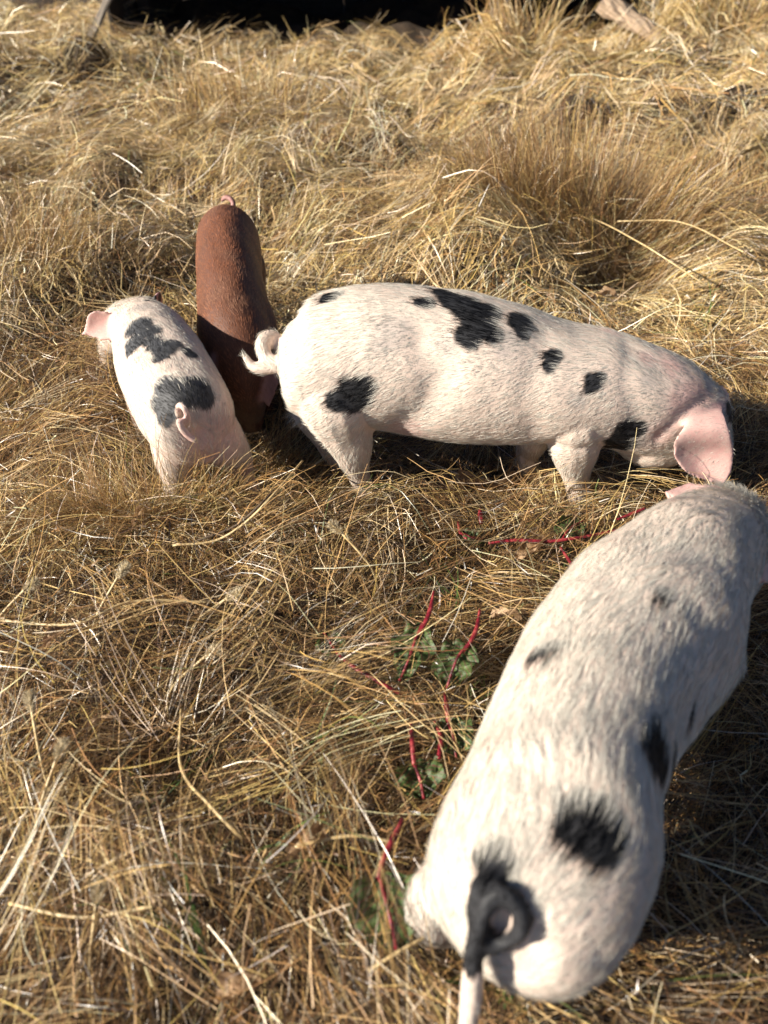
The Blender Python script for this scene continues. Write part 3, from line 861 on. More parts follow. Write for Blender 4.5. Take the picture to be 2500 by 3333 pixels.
def zone(rs, n, y0, y1, w, ln, K, layers, pale=0.0, hmat=.10):
    bias = np.array([0, 1, 1.2, -1, -1.5, -1.6, .6, .7, 0]) * pale  # per-zone skew: dark gaps near and bright far field put into blade colour
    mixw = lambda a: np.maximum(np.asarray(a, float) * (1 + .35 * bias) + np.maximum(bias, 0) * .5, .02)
    parts = []
    for kind, share in layers:  # low layers darker, top paler: shaded gaps and lit stems set by colour
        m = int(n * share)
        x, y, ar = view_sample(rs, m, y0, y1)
        m = len(x)
        clump = vn(x * 4.1 + 3, y * 4.1 + 8, 1); patch = vn(x * 1.1 + 70, y * 1.1 + 20, 2)
        if kind == 'mat':
            az = np.where(rs.random(m) < .68, flow_az(x, y) + rs.normal(0, .5, m) + math.pi * (rs.random(m) < .5), rs.uniform(0, 6.283, m))
            th = hmat * (.15 + 1.7 * clump ** 1.5)
            off = rs.random(m) ** 1.3 * th
            pt = rs.normal(.06, .22, m); cv = rs.normal(-.15, .35, m)
            l = ln * rs.uniform(.35, 1.35, m); ch = rs.normal(0, .45, m)
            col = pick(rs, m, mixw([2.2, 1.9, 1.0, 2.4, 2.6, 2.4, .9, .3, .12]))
            ww = w * rs.lognormal(-.25, .38, m)
        elif kind == 'litter':           # short broken bits and curled leaf blades low down
            az = rs.uniform(0, 6.283, m); off = rs.random(m) * hmat * .7
            pt = rs.normal(.2, .5, m); cv = rs.normal(0, .9, m); l = ln * rs.uniform(.12, .4, m); ch = rs.normal(0, 1.2, m)
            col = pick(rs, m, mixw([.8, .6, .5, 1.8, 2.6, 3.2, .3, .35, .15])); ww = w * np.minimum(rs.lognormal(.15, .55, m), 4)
        elif kind == 'top':              # long pale stems lying over everything
            az = np.where(rs.random(m) < .5, flow_az(x, y) + rs.normal(0, .8, m), rs.uniform(0, 6.283, m))
            off = hmat * (.5 + .9 * clump) * rs.uniform(.5, 1.15, m)
            pt = rs.normal(.12, .2, m); cv = rs.normal(-.3, .3, m); l = ln * rs.uniform(.7, 1.8, m); ch = rs.normal(0, .35, m)
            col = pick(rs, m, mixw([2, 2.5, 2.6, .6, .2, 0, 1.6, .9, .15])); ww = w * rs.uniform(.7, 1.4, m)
        else:                            # 'up': standing stems, leaning, in loose tufts
            cx = np.round(x * 3.2) / 3.2; cy = np.round(y * 3.2) / 3.2
            az = flow_az(cx, cy) + rs.normal(0, 1.0, m)
            off = np.zeros(m); pt = rs.normal(.95, .28, m); cv = rs.normal(-.7, .45, m)
            l = ln * rs.uniform(.3, .8, m) * (.5 + 1.0 * patch); ch = rs.normal(0, .5, m)
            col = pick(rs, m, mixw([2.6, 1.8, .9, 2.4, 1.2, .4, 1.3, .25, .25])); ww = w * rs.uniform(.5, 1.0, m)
        if kind in ('mat', 'top', 'up'):     # wisps: stems that fell together lie side by side
            nb_ = max(m // 26, 1); bi = rs.integers(0, nb_, m); inb = rs.random(m) < (.5 if kind != 'up' else .35)
            sp = np.where(np.hypot(x, y) > 4, .06, .028)
            x = np.where(inb, x[bi] + rs.normal(0, 1, m) * sp, x); y = np.where(inb, y[bi] + rs.normal(0, 1, m) * sp, y)
            az = np.where(inb, az[bi] + rs.normal(0, .13, m), az); ch = np.where(inb, ch[bi] + rs.normal(0, .1, m), ch)
            if kind != 'up': off = np.where(inb, np.maximum(off[bi] + rs.normal(0, .008, m), 0), off)
            pt = np.where(inb, pt[bi] + rs.normal(0, .08, m), pt); cv = np.where(inb, cv[bi] + rs.normal(0, .1, m), cv)
            col = np.where(inb[:, None], col[bi] * .6 + col * .4, col)
        # darker, browner and paler patches of different grasses
        tint = (.84 + .36 * patch)[:, None]
        col = np.clip(col * tint, 0, .9)
        kk = (rs.uniform(.3, .9, m), np.where(rs.random(m) < .25, rs.normal(0, .7, m), 0))
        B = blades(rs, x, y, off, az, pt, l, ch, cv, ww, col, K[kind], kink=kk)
        if y0 < 3.0:
            keep = ~pig_inside(B[0], 1.03).any(1)
            B = (B[0][keep], B[1][keep], B[2][keep])
        # nothing grows right in front of the lens
        keep = (np.linalg.norm(B[0] - CAM, axis=2).min(1) > .55)
        x0, y0_ = B[0][:, 0, 0], B[0][:, 0, 1]
        keep &= ~((x0 > SHED[0]) & (x0 < SHED[1]) & (y0_ > SHED[2] + .25 * vn(x0 * 2.5, y0_ * 0, 0)))      # bare trodden floor of the shelter
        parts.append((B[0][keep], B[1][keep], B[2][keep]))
    return parts


rs = np.random.default_rng(21)
parts = []
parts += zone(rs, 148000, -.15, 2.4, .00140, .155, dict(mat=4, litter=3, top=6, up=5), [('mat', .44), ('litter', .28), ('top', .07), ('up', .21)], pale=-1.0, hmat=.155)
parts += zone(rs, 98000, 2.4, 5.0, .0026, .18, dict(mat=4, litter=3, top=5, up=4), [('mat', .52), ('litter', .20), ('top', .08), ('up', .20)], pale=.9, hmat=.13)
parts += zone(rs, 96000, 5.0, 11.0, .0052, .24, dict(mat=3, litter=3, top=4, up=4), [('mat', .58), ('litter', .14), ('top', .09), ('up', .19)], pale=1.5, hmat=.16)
V, Fq, C = strips(parts)
tag(new_obj('dry_grass', np_mesh('dry_grass', V, Fq, C), MAT_GRASS), 'matted golden dry grass covering the whole paddock', 'grass', kind='stuff')

# ------------------------------------------------------------------ tall tussocks
def on_mat(px, py, h=.06):
    """point h above the ground under that spot"""
    z = h
    for _ in range(8):
        q = at(px, py, z=z); z = float(ground_z(q[0], q[1])) + h
    return at(px, py, z=z)


def tussock(cx, cy, rx, ry, n, ln, w, seed, label, weights, lean=.35, K=6, pitch=1.2):
    r = np.random.default_rng(seed)
    u = r.normal(0, .5, n); v = r.normal(0, .5, n)
    x = cx + u * rx; y = cy + v * ry
    az = np.arctan2(v, u) + r.normal(0, 1.3, n)
    out = np.hypot(u, v)
    P = blades(r, x, y, np.zeros(n), az, pitch - lean * out + r.normal(0, .30, n), ln * r.uniform(.3, 1.15, n) * (1.1 - .35 * np.clip(out, 0, 1.4)), r.normal(0, .7, n),
               -r.gamma(2, .30, n) * (.6 + out), w * r.uniform(.6, 1.2, n), pick(r, n, weights), K)
    keep = ~pig_inside(P[0], 1.03).any(1)
    V, Fq, C = strips([tuple(a[keep] for a in P)])
    base = Vector((cx, cy, float(ground_z(cx, cy))))
    me = np_mesh('tussock', V - np.array(base), Fq, C)
    root = empty('grass_tussock', base)
    tag(root, label, 'grass tussock', 'standing grass tussocks')
    tag(new_obj('stem_mass', me, MAT_GRASS, root), kind='stuff')


tussock(.90, 3.66, .80, .32, 11000, .50, .0021, 31, 'tall brown upright tussock of fine stems behind the white-tailed big pig', [2.4, 1.2, .6, 3.2, 2.6, 1.4, 1, .2, .1], pitch=1.25)
tussock(-1.55, 3.1, .6, .4, 2200, .34, .0022, 32, 'reddish brown tussock beyond the small spotted pig', [2, 1.2, .6, 3, 2, .6, 1, .2, .1])
tussock(-.85, 5.2, .9, .5, 1800, .42, .0034, 33, 'leaning straw tussock beside a dark hollow in the grass near the shelter', [3, 1.6, 1, 2.4, 1.4, .4, 1, .3, .2])
tussock(1.15, 7.15, .75, .4, 1800, .62, .0058, 34, 'high heap of straw in front of the dark shelter', [3, 2.4, 1.6, 1.4, .6, .2, 2, .6, .1], pitch=1.0)
tussock(-.60, 1.46, .62, .12, 2600, .25, .0016, 35, 'low fine tussock hiding the hind feet of the small pig', [3, 2, 1, 2.6, 1.2, .3, 1.3, .3, .2], pitch=1.0)
tussock(3.0, 8.0, 1.1, .6, 1500, .62, .0065, 36, 'tall golden tussock next to the split log', [3, 2.4, 1.6, 1.4, .6, .2, 2, .6, .1])

tussock(-.58, 1.50, .28, .05, 1500, .33, .0016, 37, 'short dense tuft right behind the heels of the small spotted pig', [3, 2, 1, 2.6, 1.2, .3, 1.3, .3, .2], pitch=1.2)
tussock(-.40, 1.85, .24, .06, 1100, .25, .0018, 38, 'shaded tuft under the lowered head of the brown pig', [2, 1.2, .6, 2.6, 1.6, .5, 1, .2, .2], pitch=1.0)

# ------------------------------------------------------------------ chard leaves thrown to the pigs
def stalk_material():
    N = Nodes('chard_stalk_red')
    g = N.n('ShaderNodeNewGeometry'); nz = N.n('ShaderNodeTexNoise', Scale=60.0, Detail=4.0)
    N.l(g.outputs['Position'], nz.inputs['Vector'])
    c = ramp(N, nz.outputs[0], [(.35, (.05, .006, .008)), (.5, (.20, .007, .018)), (.68, (.36, .07, .06))])
    p = N.n('ShaderNodeBsdfPrincipled'); p.inputs['Roughness'].default_value = .45
    N.l(c.outputs[0], p.inputs['Base Color']); N.l(p.outputs[0], N.out.inputs['Surface']); return N.m


def leaf_material(name, a, b, c3, vein, rough=.35):
    N = Nodes(name)
    g = N.n('ShaderNodeAttribute', attribute_name='Col')     # x across, y along the leaf
    sp = N.n('ShaderNodeSeparateColor'); N.l(g.outputs['Color'], sp.inputs[0])
    geo = N.n('ShaderNodeNewGeometry')
    nz = N.n('ShaderNodeTexNoise', Scale=45.0, Detail=5.0, Roughness=.65); N.l(geo.outputs['Position'], nz.inputs['Vector'])
    cr = ramp(N, nz.outputs[0], [(.3, a), (.52, b), (.72, c3)])
    # side veins: waves over along + |across|
    ab = N.n('ShaderNodeMath', operation='SUBTRACT'); N.l(sp.outputs[0], ab.inputs[0]); ab.inputs[1].default_value = .5
    ab2 = N.n('ShaderNodeMath', operation='ABSOLUTE'); N.l(ab.outputs[0], ab2.inputs[0])
    sm = N.n('ShaderNodeMath', operation='MULTIPLY_ADD'); N.l(ab2.outputs[0], sm.inputs[0]); sm.inputs[1].default_value = -.55; N.l(sp.outputs[1], sm.inputs[2])
    sn = N.n('ShaderNodeMath', operation='MULTIPLY'); N.l(sm.outputs[0], sn.inputs[0]); sn.inputs[1].default_value = 52
    si = N.n('ShaderNodeMath', operation='SINE'); N.l(sn.outputs[0], si.inputs[0])
    vr = N.n('ShaderNodeMapRange'); vr.inputs['From Min'].default_value = .86; vr.inputs['From Max'].default_value = .98; N.l(si.outputs[0], vr.inputs['Value'])
    mx = N.n('ShaderNodeMixRGB'); mx.inputs[2].default_value = (*vein, 1); N.l(vr.outputs[0], mx.inputs[0]); N.l(cr.outputs[0], mx.inputs[1])
    p = N.n('ShaderNodeBsdfPrincipled'); p.inputs['Roughness'].default_value = rough
    N.l(mx.outputs[0], p.inputs['Base Color'])
    tr = N.n('ShaderNodeBsdfTranslucent'); N.l(mx.outputs[0], tr.inputs['Color'])
    ms = N.n('ShaderNodeMixShader'); ms.inputs[0].default_value = .25; N.l(p.outputs[0], ms.inputs[1]); N.l(tr.outputs[0], ms.inputs[2])
    N.l(ms.outputs[0], N.out.inputs['Surface']); return N.m


MAT_STALK = stalk_material()
MAT_CHARD = leaf_material('chard_green', (.035, .055, .016), (.07, .115, .03), (.16, .21, .065), (.15, .04, .04), .55)
MAT_DRYLEAF = leaf_material('dead_leaf', (.26, .15, .075), (.45, .29, .16), (.62, .46, .30), (.28, .16, .09), .7)


def leaf_blade(path, width, seed, crinkle=.012, cup=.2, nu=26, nv=15, ragged=.25):
    """crinkled leaf along a 3-D midrib; V, F, uv-colours"""
    r = np.random.default_rng(seed)
    R = catmull(np.array(path, float), nu)
    T = np.gradient(R, axis=0); T /= np.linalg.norm(T, axis=1)[:, None]
    S = np.cross(T, (0, 0, 1)); S /= np.maximum(np.linalg.norm(S, axis=1), 1e-6)[:, None]
    U = np.cross(S, T)
    t = np.linspace(0, 1, nu); v = np.linspace(-1, 1, nv)
    prof = np.sin(math.pi * np.clip(t * .93 + .05, 0, 1)) ** .65 * (1 - .25 * t)
    e = r.random(4) * 40
    V = []; C = []
    for i in range(nu):
        for j in range(nv):
            rg = 1 + ragged * (vn(t[i] * 6 + e[0], (v[j] > 0) * 9 + e[1], 0) - .5) * 2
            hw = width * .5 * prof[i] * rg
            cr = (vn(t[i] * 9 + e[2], v[j] * 3.2 + e[3], 1) - .5) * 2 * crinkle * (.3 + abs(v[j])) + (vn(t[i] * 22 + e[3], v[j] * 8 + e[2], 2) - .5) * crinkle * .9
            V.append(R[i] + S[i] * hw * v[j] * (1 - .12 * abs(v[j])) + U[i] * (cr + cup * hw * v[j] * v[j]))
            C.append((.5 + .5 * v[j], t[i], 0))
    ix = np.arange(nu * nv).reshape(nu, nv)
    F = np.stack([ix[:-1, :-1], ix[:-1, 1:], ix[1:, 1:], ix[1:, :-1]], -1).reshape(-1, 4)
    return np.array(V), F, np.array(C)


def add_tube(name, path, mat, parent, base, seg=8):
    V, f = tube(path, n=max(10, len(path) * 6), seg=seg)
    me = bpy.data.meshes.new(name); me.from_pydata((V - base).tolist(), [], [tuple(map(int, q)) for q in f])
    for p_ in me.polygons: p_.use_smooth = True
    return new_obj(name, me, mat, parent)


def chard(stalk, leaf, width, seed, label, h=.095, rad=.0048, cup=.2):
    """stalk and leaf midrib as spots of the photograph lying on the grass"""
    allp = stalk + leaf
    zg = np.mean([on_mat(px, py, h)[2] for px, py, dz in allp])
    lie = lambda px, py, dz: at(px, py, z=zg + dz)
    S = [lie(px, py, dz) for px, py, dz in stalk]
    base = Vector(S[0]) if S else Vector(on_mat(*leaf[0][:2], h))
    root = empty('chard_leaf', base); b = np.array(base)
    tag(root, label, 'chard leaf', 'chard leaves scattered on the grass')
    if len(S) > 1:
        add_tube('stalk', [(*q, rad * (.45 if i == 0 else 1.15 - .5 * i / len(S)), rad * (.35 if i == 0 else .7)) for i, q in enumerate(S)], MAT_STALK, root, b)
    if leaf:
        V, F, C = leaf_blade([lie(px, py, dz - .007) for px, py, dz in leaf], width * 1.05, seed, crinkle=.013, cup=cup, ragged=.22)
        new_obj('leaf_blade', np_mesh('leaf_blade', V - b, F, C), MAT_CHARD, root)
        mid = [lie(px, py, dz) for px, py, dz in leaf]
        add_tube('midrib', [(*q, rad * .7 * (1 - .22 * i), rad * .5 * (1 - .22 * i)) for i, q in enumerate(mid)], MAT_STALK, root, b)


chard([(1412, 1925, .03), (1400, 1985, .03), (1375, 2045, .02), (1350, 2085, .015)], [(1375, 2030, .018), (1350, 2090, .016), (1325, 2160, .0), (1300, 2215, -.03)], .10, 1, 'crumpled dark chard leaf on a red stalk left of the light green torn one', h=.115)
chard([(1562, 1985, .02), (1550, 2050, .02), (1530, 2090, .02), (1505, 2125, .01)], [(1520, 2100, .015), (1490, 2140, .01), (1470, 2190, -.01), (1455, 2240, -.03)], .11, 2, 'light green torn chard leaf with bent red stalk near the flank of the black-tailed pig', h=.115)
chard([(1095, 2125, .02), (1150, 2170, .03), (1210, 2205, .03), (1270, 2240, .025), (1305, 2258, .01)], [(1100, 2130, .0), (1075, 2090, -.01), (1055, 2060, -.02)], .08, 3, 'long straight red chard stalk with purplish leaf end')
chard([(1448, 2255, .01), (1455, 2310, .02), (1460, 2350, .01)], [(1455, 2340, .0), (1475, 2400, .0), (1485, 2470, -.02)], .09, 4, 'dark chard leaf half hidden beside the flank of the black-tailed pig')
chard([(1338, 2355, .02), (1342, 2420, .025), (1348, 2490, .015)], [(1345, 2480, .0), (1365, 2530, .0), (1380, 2600, -.02)], .11, 5, 'upright bright red chard stalk with shaded leaf at its foot')
chard([(1415, 2350, .0), (1435, 2400, .01), (1428, 2470, .01)], [], .0, 6, 'short red chard stalk without a leaf between two dark leaves')
chard([(1310, 2665, .02), (1280, 2730, .03), (1250, 2790, .03), (1230, 2860, .02)], [(1235, 2850, .01), (1255, 2930, .01), (1275, 3010, .0), (1290, 3090, -.02)], .13, 7, 'glossy chard leaf on a thick red stalk beside the hind leg of the black-tailed pig', h=.125)
chard([(1590, 1768, .0), (1680, 1758, .01), (1780, 1762, .015), (1870, 1752, .02), (1950, 1738, .02), (2010, 1725, .02)], [(1830, 1756, .01), (1850, 1725, .012), (1880, 1705, .0), (1905, 1695, -.01)], .09, 8, 'red chard stalk lying crosswise below the front foot of the white-tailed big pig')
chard([(1825, 1782, .03), (1850, 1820, .03), (1880, 1868, .03)], [], 0, 9, 'short thick red stalk pointing at the shoulder of the black-tailed pig')
chard([(1563, 1655, .02), (1564, 1680, .02), (1568, 1705, .01)], [], 0, 10, 'short pink chard stalk standing in the grass under the white-tailed big pig', rad=.007)
chard([(1490, 1700, .0), (1500, 1735, .0), (1520, 1755, .0)], [(1500, 1735, .0), (1540, 1750, .0), (1590, 1755, -.02)], .06, 11, 'small pale chard leaf scrap left of the crosswise red stalk')
chard([(2010, 1690, .03), (2050, 1675, .03), (2100, 1655, .03)], [], 0, 12, 'pinkish red stalk peeping over the neck of the black-tailed pig')

# ------------------------------------------------------------------ dead leaves, husk
def dry_leaf(px, py, ang, ln, wd, seed, label, h=.09, name='dry_leaf'):
    c = on_mat(px, py, h); d = np.array([math.cos(ang), math.sin(ang), .15])
    path = [c - d * ln * .5, c - d * ln * .15 + (0, 0, .008), c + d * ln * .2 + (0, 0, .012), c + d * ln * .5 - (0, 0, .004)]
    V, F, C = leaf_blade(path, wd, seed, crinkle=.009, cup=1.3, nu=18, nv=11, ragged=.55)
    o = new_obj(name, np_mesh(name, V - c, F, C), MAT_DRYLEAF if h < .2 else MAT_PALE); o.location = c
    tag(o, label, 'dead leaf', 'dead leaves on the grass')


for i, (px, py, a, ln, wd, lab) in enumerate([
        (295, 2690, 1.3, .085, .035, 'curled tan dead leaf among upright stems in the coarse open grass'),
        (1000, 2755, .4, .06, .045, 'small crumpled brown leaf near the red stalk of the glossy chard'),
        (775, 3225, .2, .06, .04, 'pale grey-brown dead leaf low in the coarse open grass'),
        (455, 1690, 1.2, .06, .02, 'white curled leaf scrap below the small spotted pig'),
        (1740, 1795, .5, .10, .05, 'rusty crumpled leaf under the crosswise red chard stalk'),
        (600, 1980, -.4, .07, .02, 'narrow pale leaf scrap in the middle of the trodden grass'),
        (1645, 2010, -.3, .06, .025, 'pinkish dead leaf close to the flank of the black-tailed pig'),
        (1960, 968, -.1, .10, .03, 'rolled pinkish leaf in front of the tall brown tussock'),
        (190, 2080, .9, .07, .03, 'bleached split leaf by the foxtail heads'),
        (350, 2350, .3, .09, .02, 'long flat straw leaf lying across the coarse open grass')]):
    dry_leaf(px, py, a, ln, wd, 40 + i, lab)
dry_leaf(1490, 1592, .12, .16, .05, 70, 'pale dried husk lying in the shade under the white-tailed big pig', h=.05, name='dried_husk')
dry_leaf(1640, 1580, .3, .10, .03, 71, 'small dried husk piece lying under the belly of the white-tailed big pig', h=.05, name='dried_husk')

# ------------------------------------------------------------------ long fallen stalks, twig, foxtails, green grass
MAT_TWIG = Nodes('grey_twig'); _p = MAT_TWIG.n('ShaderNodeBsdfPrincipled'); _p.inputs['Roughness'].default_value = .8
_g = MAT_TWIG.n('ShaderNodeNewGeometry'); _n = MAT_TWIG.n('ShaderNodeTexNoise', Scale=80.0, Detail=4.0); MAT_TWIG.l(_g.outputs['Position'], _n.inputs['Vector'])
_c = ramp(MAT_TWIG, _n.outputs[0], [(.3, (.05, .032, .02)), (.7, (.16, .11, .07))]); MAT_TWIG.l(_c.outputs[0], _p.inputs['Base Color']); MAT_TWIG.l(_p.outputs[0], MAT_TWIG.out.inputs['Surface']); MAT_TWIG = MAT_TWIG.m
N = Nodes('pale_straw'); _p = N.n('ShaderNodeBsdfPrincipled'); _p.inputs['Roughness'].default_value = .45
_g = N.n('ShaderNodeNewGeometry'); _n = N.n('ShaderNodeTexNoise', Scale=70.0, Detail=3.0); N.l(_g.outputs['Position'], _n.inputs['Vector'])
_c = ramp(N, _n.outputs[0], [(.3, (.42, .28, .12)), (.6, (.66, .50, .26)), (.8, (.76, .64, .42))]); N.l(_c.outputs[0], _p.inputs['Base Color']); N.l(_p.outputs[0], N.out.inputs['Surface'])
MAT_PALE = N.m
for i, (px, py, a, lab) in enumerate([(2478, 455, 1.1, 'broad white dry leaf strip standing in the grass near the shelter'), (2440, 500, .2, 'bleached dry leaf strip lying beside the standing strip')]):
    dry_leaf(px, py, a, .15, .035, 60 + i, lab, h=.22)


def stalk(path, rad, mat, label, name='fallen_stalk', cat='stalk', group='long fallen grass stalks'):
    Q = [on_mat(px, py, h) for px, py, h in path]
    b = Q[0]
    V, f = tube([(*q, rad * (1 - .5 * i / len(Q))) for i, q in enumerate(Q)], n=len(Q) * 7, seg=6)
    me = bpy.data.meshes.new(name); me.from_pydata((V - b).tolist(), [], [tuple(map(int, q)) for q in f])
    for p_ in me.polygons: p_.use_smooth = True
    o = new_obj(name, me, mat); o.location = b
    tag(o, label, cat, group)


stalk([(560, 1775, .10), (700, 1760, .13), (800, 1700, .15), (890, 1610, .17), (985, 1500, .19)], .0017, MAT_PALE, 'long pale stalk arching up beside the hind foot of the small pig')
stalk([(640, 1760, .11), (760, 1715, .14), (850, 1640, .16), (930, 1545, .17)], .0015, MAT_TWIG, 'dark twin stalk running along the long pale arching stalk')
stalk([(590, 2310, .13), (590, 2500, .13), (700, 2640, .13), (790, 2730, .12)], .0022, MAT_PALE, 'thick pale stalk with a sharp bend in the coarse open grass')
stalk([(960, 2755, .12), (1150, 2720, .13), (1300, 2745, .12)], .002, MAT_PALE, 'straw stalk crossing the foot of the glossy chard leaf')
stalk([(0, 2020, .13), (250, 2030, .14), (420, 1960, .14), (690, 1960, .13)], .0018, MAT_PALE, 'very long pale stalk stretched over the trodden grass')
stalk([(460, 1525, .02), (490, 1450, .10), (512, 1395, .15)], .0022, MAT_TWIG, 'dark upright twig standing behind the small spotted pig', 'dry_twig', 'twig', None)
stalk([(30, 2940, .12), (260, 2985, .13), (500, 2950, .13)], .002, MAT_PALE, 'level pale stalk lying low across the coarse open grass')
stalk([(1640, 3070, .10), (1500, 3010, .12), (1330, 3080, .13), (1200, 3160, .12)], .0022, MAT_PALE, 'stout straw stalk under the tail of the black-tailed pig')
stalk([(1700, 640, .2), (1900, 700, .3), (2100, 800, .3), (2300, 930, .22)], .002, MAT_PALE, 'pale arching stalk over the tall brown tussock')
stalk([(2010, 720, .25), (2200, 720, .32), (2420, 820, .28)], .002, MAT_PALE, 'second pale arching stalk right of the tall brown tussock')


def foxtail(px, py, ang, ln, seed, label, h=.14):
    r = np.random.default_rng(seed)
    c = on_mat(px, py, h); ax = np.array([math.cos(ang) * .8, math.sin(ang) * .8, .45]); ax /= np.linalg.norm(ax)
    n = 420; t = r.random(n); a = r.uniform(0, 6.283, n)
    s1 = np.cross(ax, (0, 0, 1)); s1 /= np.linalg.norm(s1); s2 = np.cross(ax, s1)
    rad = s1 * np.cos(a)[:, None] + s2 * np.sin(a)[:, None]
    p0 = ax * (t * ln)[:, None] + rad * .0015
    d = rad + ax * .8; L = .012 * np.sin(math.pi * np.clip(t * .85 + .12, 0, 1)) + .003
    p1 = p0 + d * L[:, None]
    sd = np.cross(d, r.normal(0, 1, (n, 3))); sd /= np.linalg.norm(sd, axis=1)[:, None]
    V = np.stack([p0 - sd * .0006, p0 + sd * .0006, p1], 1).reshape(-1, 3)
    F = np.arange(n * 3).reshape(-1, 3)
    col = np.repeat(np.array([.70, .58, .38]) * r.uniform(.7, 1.15, (n, 1)), 3, axis=0)
    root = empty('foxtail_grass', c)
    tag(root, label, 'foxtail', 'dry foxtail heads in the coarse open grass')
    tag(new_obj('seed_head', np_mesh('seed_head', V, F, col), MAT_GRASS, root), kind='stuff')
    g0 = on_mat(px, py, 0) - c; bend = -ax * .09 + np.array([0, 0, -.03])
    add_tube('stem', [(*(ax * ln), .0012), (0, 0, 0, .0013), (*bend, .0013), (*(bend * 1.3 + np.array([0, 0, -.08])), .0014)], MAT_PALE, root, np.zeros(3), 5)


for i, (px, py, a, lab) in enumerate([(380, 1885, .9, 'fluffy foxtail head on a bare pale stem'), (735, 1950, .1, 'long foxtail head lying level in the grass'),
        (105, 2320, 1.9, 'foxtail head nearest the very long pale stalk end'), (312, 2955, 1.5, 'fluffy foxtail head beside the level pale stalk'),
        (75, 1925, .4, 'whitish foxtail head in the bleached grass'), (665, 2140, .3, 'foxtail head in dark trodden grass'), (180, 2480, 1.2, 'bent foxtail head above the curled tan leaf'),
        (1115, 1738, 2.6, 'foxtail head between the small pig and the chard')]):
    foxtail(px, py, a, .042, 80 + i, lab)

MAT_GREEN = blade_material('green_grass', rough=.45, spec=.4, trans=.3)


def green_tuft(px, py, n, ln, w, seed, label, az0=None):
    r = np.random.default_rng(seed)
    c = on_mat(px, py, 0.02)
    x = c[0] + r.normal(0, .02, n); y = c[1] + r.normal(0, .02, n)
    az = r.uniform(0, 6.283, n) if az0 is None else az0 + r.normal(0, .5, n)
    col = np.array([.10, .17, .045]) * r.uniform(.7, 1.5, (n, 1)) * np.stack([r.uniform(.8, 1.5, n), np.ones(n), np.ones(n)], 1)
    P = blades(r, x, y, np.full(n, .02), az, r.normal(.9, .3, n), ln * r.uniform(.6, 1.2, n), r.normal(0, .5, n), -r.uniform(.6, 1.6, n), w * r.uniform(.7, 1.3, n), col, 8, twist=.4, taper=.9)
    keep = ~pig_inside(P[0], 1.03).any(1)
    V, F, C = strips([tuple(a[keep] for a in P)])
    o = new_obj('green_grass_tuft', np_mesh('green_grass_tuft', V - c, F, C), MAT_GREEN); o.location = c
    tag(o, label, 'grass tuft', 'green grass tufts')


for i, (px, py, n, ln, w, a, lab) in enumerate([
        (1650, 3240, 7, .16, .006, None, 'fresh green grass blades under the rump of the black-tailed pig'),
        (860, 2870, 5, .22, .005, .2, 'broad green blades leaning right in the coarse open grass'),
        (480, 2640, 8, .18, .004, 1.4, 'thin green blades in the dark gap of the front grass'),
        (1490, 1980, 5, .12, .004, 2.2, 'green blades between two bent chard stalks'),
        (1560, 2260, 9, .13, .003, None, 'thin green blades by the flank of the black-tailed pig'),
        (420, 1535, 3, .14, .006, .0, 'pale green blade behind the small spotted pig'),
        (1020, 2430, 6, .2, .004, .5, 'green blades left of the upright red chard stalk'),
        (2150, 190, 14, .25, .012, None, 'small green tuft in the straw below the split log'),
        (920, 1640, 12, .14, .003, None, 'fine green blades in shade between the two pigs'),
        (2300, 1060, 10, .2, .004, 1.0, 'green blades behind the neck of the white-tailed big pig'),
        (620, 3050, 7, .2, .005, 2.4, 'low green blades deep in the coarse straw'),
        (1800, 1880, 6, .12, .003, None, 'thin green blades near the short thick red stalk')]):
    green_tuft(px, py, n, ln, w, 120 + i, lab, a)

# ------------------------------------------------------------------ split log, grey plank, shelter at the far end
def wood_material(name, a, b, c3, scale=6.0):
    N = Nodes(name)
    tc = N.n('ShaderNodeTexCoord'); mp = N.n('ShaderNodeMapping'); mp.inputs['Scale'].default_value = (1, 9, 9)
    N.l(tc.outputs['Object'], mp.inputs['Vector'])
    nz = N.n('ShaderNodeTexNoise', Scale=scale, Detail=8.0, Roughness=.7); N.l(mp.outputs[0], nz.inputs['Vector'])
    cr = ramp(N, nz.outputs[0], [(.3, a), (.5, b), (.7, c3)])
    bp = N.n('ShaderNodeBump', Strength=.6, Distance=.01); N.l(nz.outputs[0], bp.inputs['Height'])
    p = N.n('ShaderNodeBsdfPrincipled'); p.inputs['Roughness'].default_value = .8
    N.l(cr.outputs[0], p.inputs['Base Color']); N.l(bp.outputs[0], p.inputs['Normal']); N.l(p.outputs[0], N.out.inputs['Surface']); return N.m


MAT_LOG = wood_material('split_log_wood', (.22, .15, .09), (.55, .39, .26), (.68, .53, .38))
MAT_PLANK = wood_material('weathered_plank', (.10, .08, .06), (.20, .165, .13), (.32, .27, .21))
MAT_DARKWOOD = wood_material('shade_black_board', (.008, .006, .005), (.02, .014, .010), (.04, .027, .018), 4.0)  # near-black colour carries the deep shade of the open interior
MAT_ROOF = wood_material('rusty_sheet', (.06, .03, .02), (.12, .06, .035), (.2, .13, .09), 3.0)


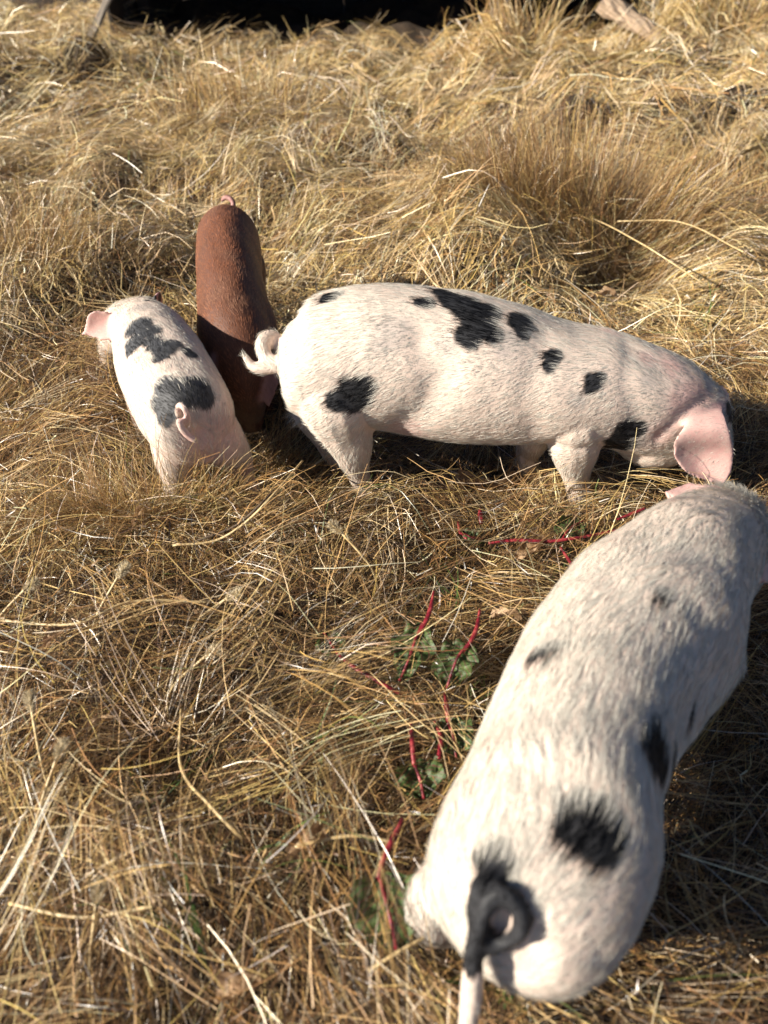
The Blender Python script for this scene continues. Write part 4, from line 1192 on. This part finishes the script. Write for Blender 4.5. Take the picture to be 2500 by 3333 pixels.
def block(name, dims, mat, parent=None, loc=(0, 0, 0), rot=(0, 0, 0), bev=.006, rough=0.0, seed=0):
    bm = bmesh.new(); bmesh.ops.create_cube(bm, size=1.0)
    bmesh.ops.scale(bm, vec=dims, verts=bm.verts)
    if rough:
        bmesh.ops.subdivide_edges(bm, edges=bm.edges[:], cuts=3, use_grid_fill=True)
        r = random.Random(seed)
        for v in bm.verts: v.co += Vector((r.uniform(-1, 1), r.uniform(-1, 1), r.uniform(-1, 1))) * rough
    if bev: bmesh.ops.bevel(bm, geom=bm.edges[:] if not rough else [e for e in bm.edges if e.calc_face_angle(0) > .9], offset=bev, segments=1, affect='EDGES')
    me = bpy.data.meshes.new(name); bm.to_mesh(me); bm.free()
    o = new_obj(name, me, mat, parent); o.location = loc; o.rotation_euler = rot
    return o


q = at(2045, 72, Y=7.6)
lg = empty('split_log', (q[0], q[1], q[2])); lg.rotation_euler = (.15, .42, -.35)
tag(lg, 'pale split log end lying in straw beside the dark shelter', 'log')
r_ = np.random.default_rng(3)
prof = np.array([(math.cos(a) * .13 * (1 + .12 * math.sin(3 * a)), math.sin(a) * .10) for a in np.linspace(-.25, math.pi + .25, 11)])
V = []; 
for i in range(8):
    x = -.28 + i * .08
    for (yy, zz) in prof: V.append((x + r_.normal(0, .006), yy * (1 - .04 * i) + r_.normal(0, .006), zz * (1 - .04 * i) + r_.normal(0, .006)))
m_ = len(prof); F = []
for i in range(7):
    for j in range(m_): F.append((i * m_ + j, i * m_ + (j + 1) % m_, (i + 1) * m_ + (j + 1) % m_, (i + 1) * m_ + j))
F.append(tuple(range(m_ - 1, -1, -1))); F.append(tuple(7 * m_ + j for j in range(m_)))
me = bpy.data.meshes.new('wood'); me.from_pydata(V, [], F); new_obj('wood', me, MAT_LOG, lg)
V2 = [(x * .98, y * 1.05, z * 1.05 + .006) for x, y, z in V]; rows_ = []
for i in range(8): rows_ += [i * m_ + j for j in range(1, 5)]
me = bpy.data.meshes.new('bark'); F2 = [(a * 4 + b, a * 4 + b + 1, a * 4 + b + 5, a * 4 + b + 4) for a in range(7) for b in range(3)]
me.from_pydata([V2[k] for k in rows_], [], F2); new_obj('bark', me, MAT_PLANK, lg)

a0 = at(285, 145, Y=7.3); a1 = at(400, -110, Y=7.9)
d = Vector(a1 - a0); o = block('grey_plank', (d.length, .075, .03), MAT_PLANK, None, tuple((a0 + a1) / 2), rough=.004, seed=4)
o.rotation_euler = d.to_track_quat('X', 'Z').to_euler()
tag(o, 'weathered grey plank leaning at the left end of the dark shelter', 'plank')

# open-fronted shelter: dark inside
sx0, sx1, sy0, sy1 = SHED
sh = empty('animal_shelter', ((sx0 + sx1) / 2, sy0, 0)); tag(sh, 'low dark open-fronted animal shelter at the far edge of the grass', 'shelter')
ox, oy = (sx0 + sx1) / 2, sy0
nb = 20
bw = (sx1 - sx0) / nb
wall = empty('back_wall', (0, 0, 0)); wall.parent = sh
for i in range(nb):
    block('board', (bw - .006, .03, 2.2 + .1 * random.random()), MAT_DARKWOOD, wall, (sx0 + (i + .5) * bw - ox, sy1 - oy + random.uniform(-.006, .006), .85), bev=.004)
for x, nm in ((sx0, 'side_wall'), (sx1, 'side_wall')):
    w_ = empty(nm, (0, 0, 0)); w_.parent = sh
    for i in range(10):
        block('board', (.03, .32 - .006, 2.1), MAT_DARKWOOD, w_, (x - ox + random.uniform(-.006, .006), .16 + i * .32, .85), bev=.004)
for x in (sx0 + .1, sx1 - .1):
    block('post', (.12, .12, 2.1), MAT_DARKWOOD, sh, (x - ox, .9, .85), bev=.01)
for i in range(12):
    block('roof_sheet', ((sx1 - sx0 + .5) / 12 - .005, 4.2, .03), MAT_ROOF, sh, (sx0 - .25 + (i + .5) * (sx1 - sx0 + .5) / 12 - ox, 1.45, 1.95 + (.006 if i % 2 else 0)), (math.radians(-4), 0, 0), bev=.004)
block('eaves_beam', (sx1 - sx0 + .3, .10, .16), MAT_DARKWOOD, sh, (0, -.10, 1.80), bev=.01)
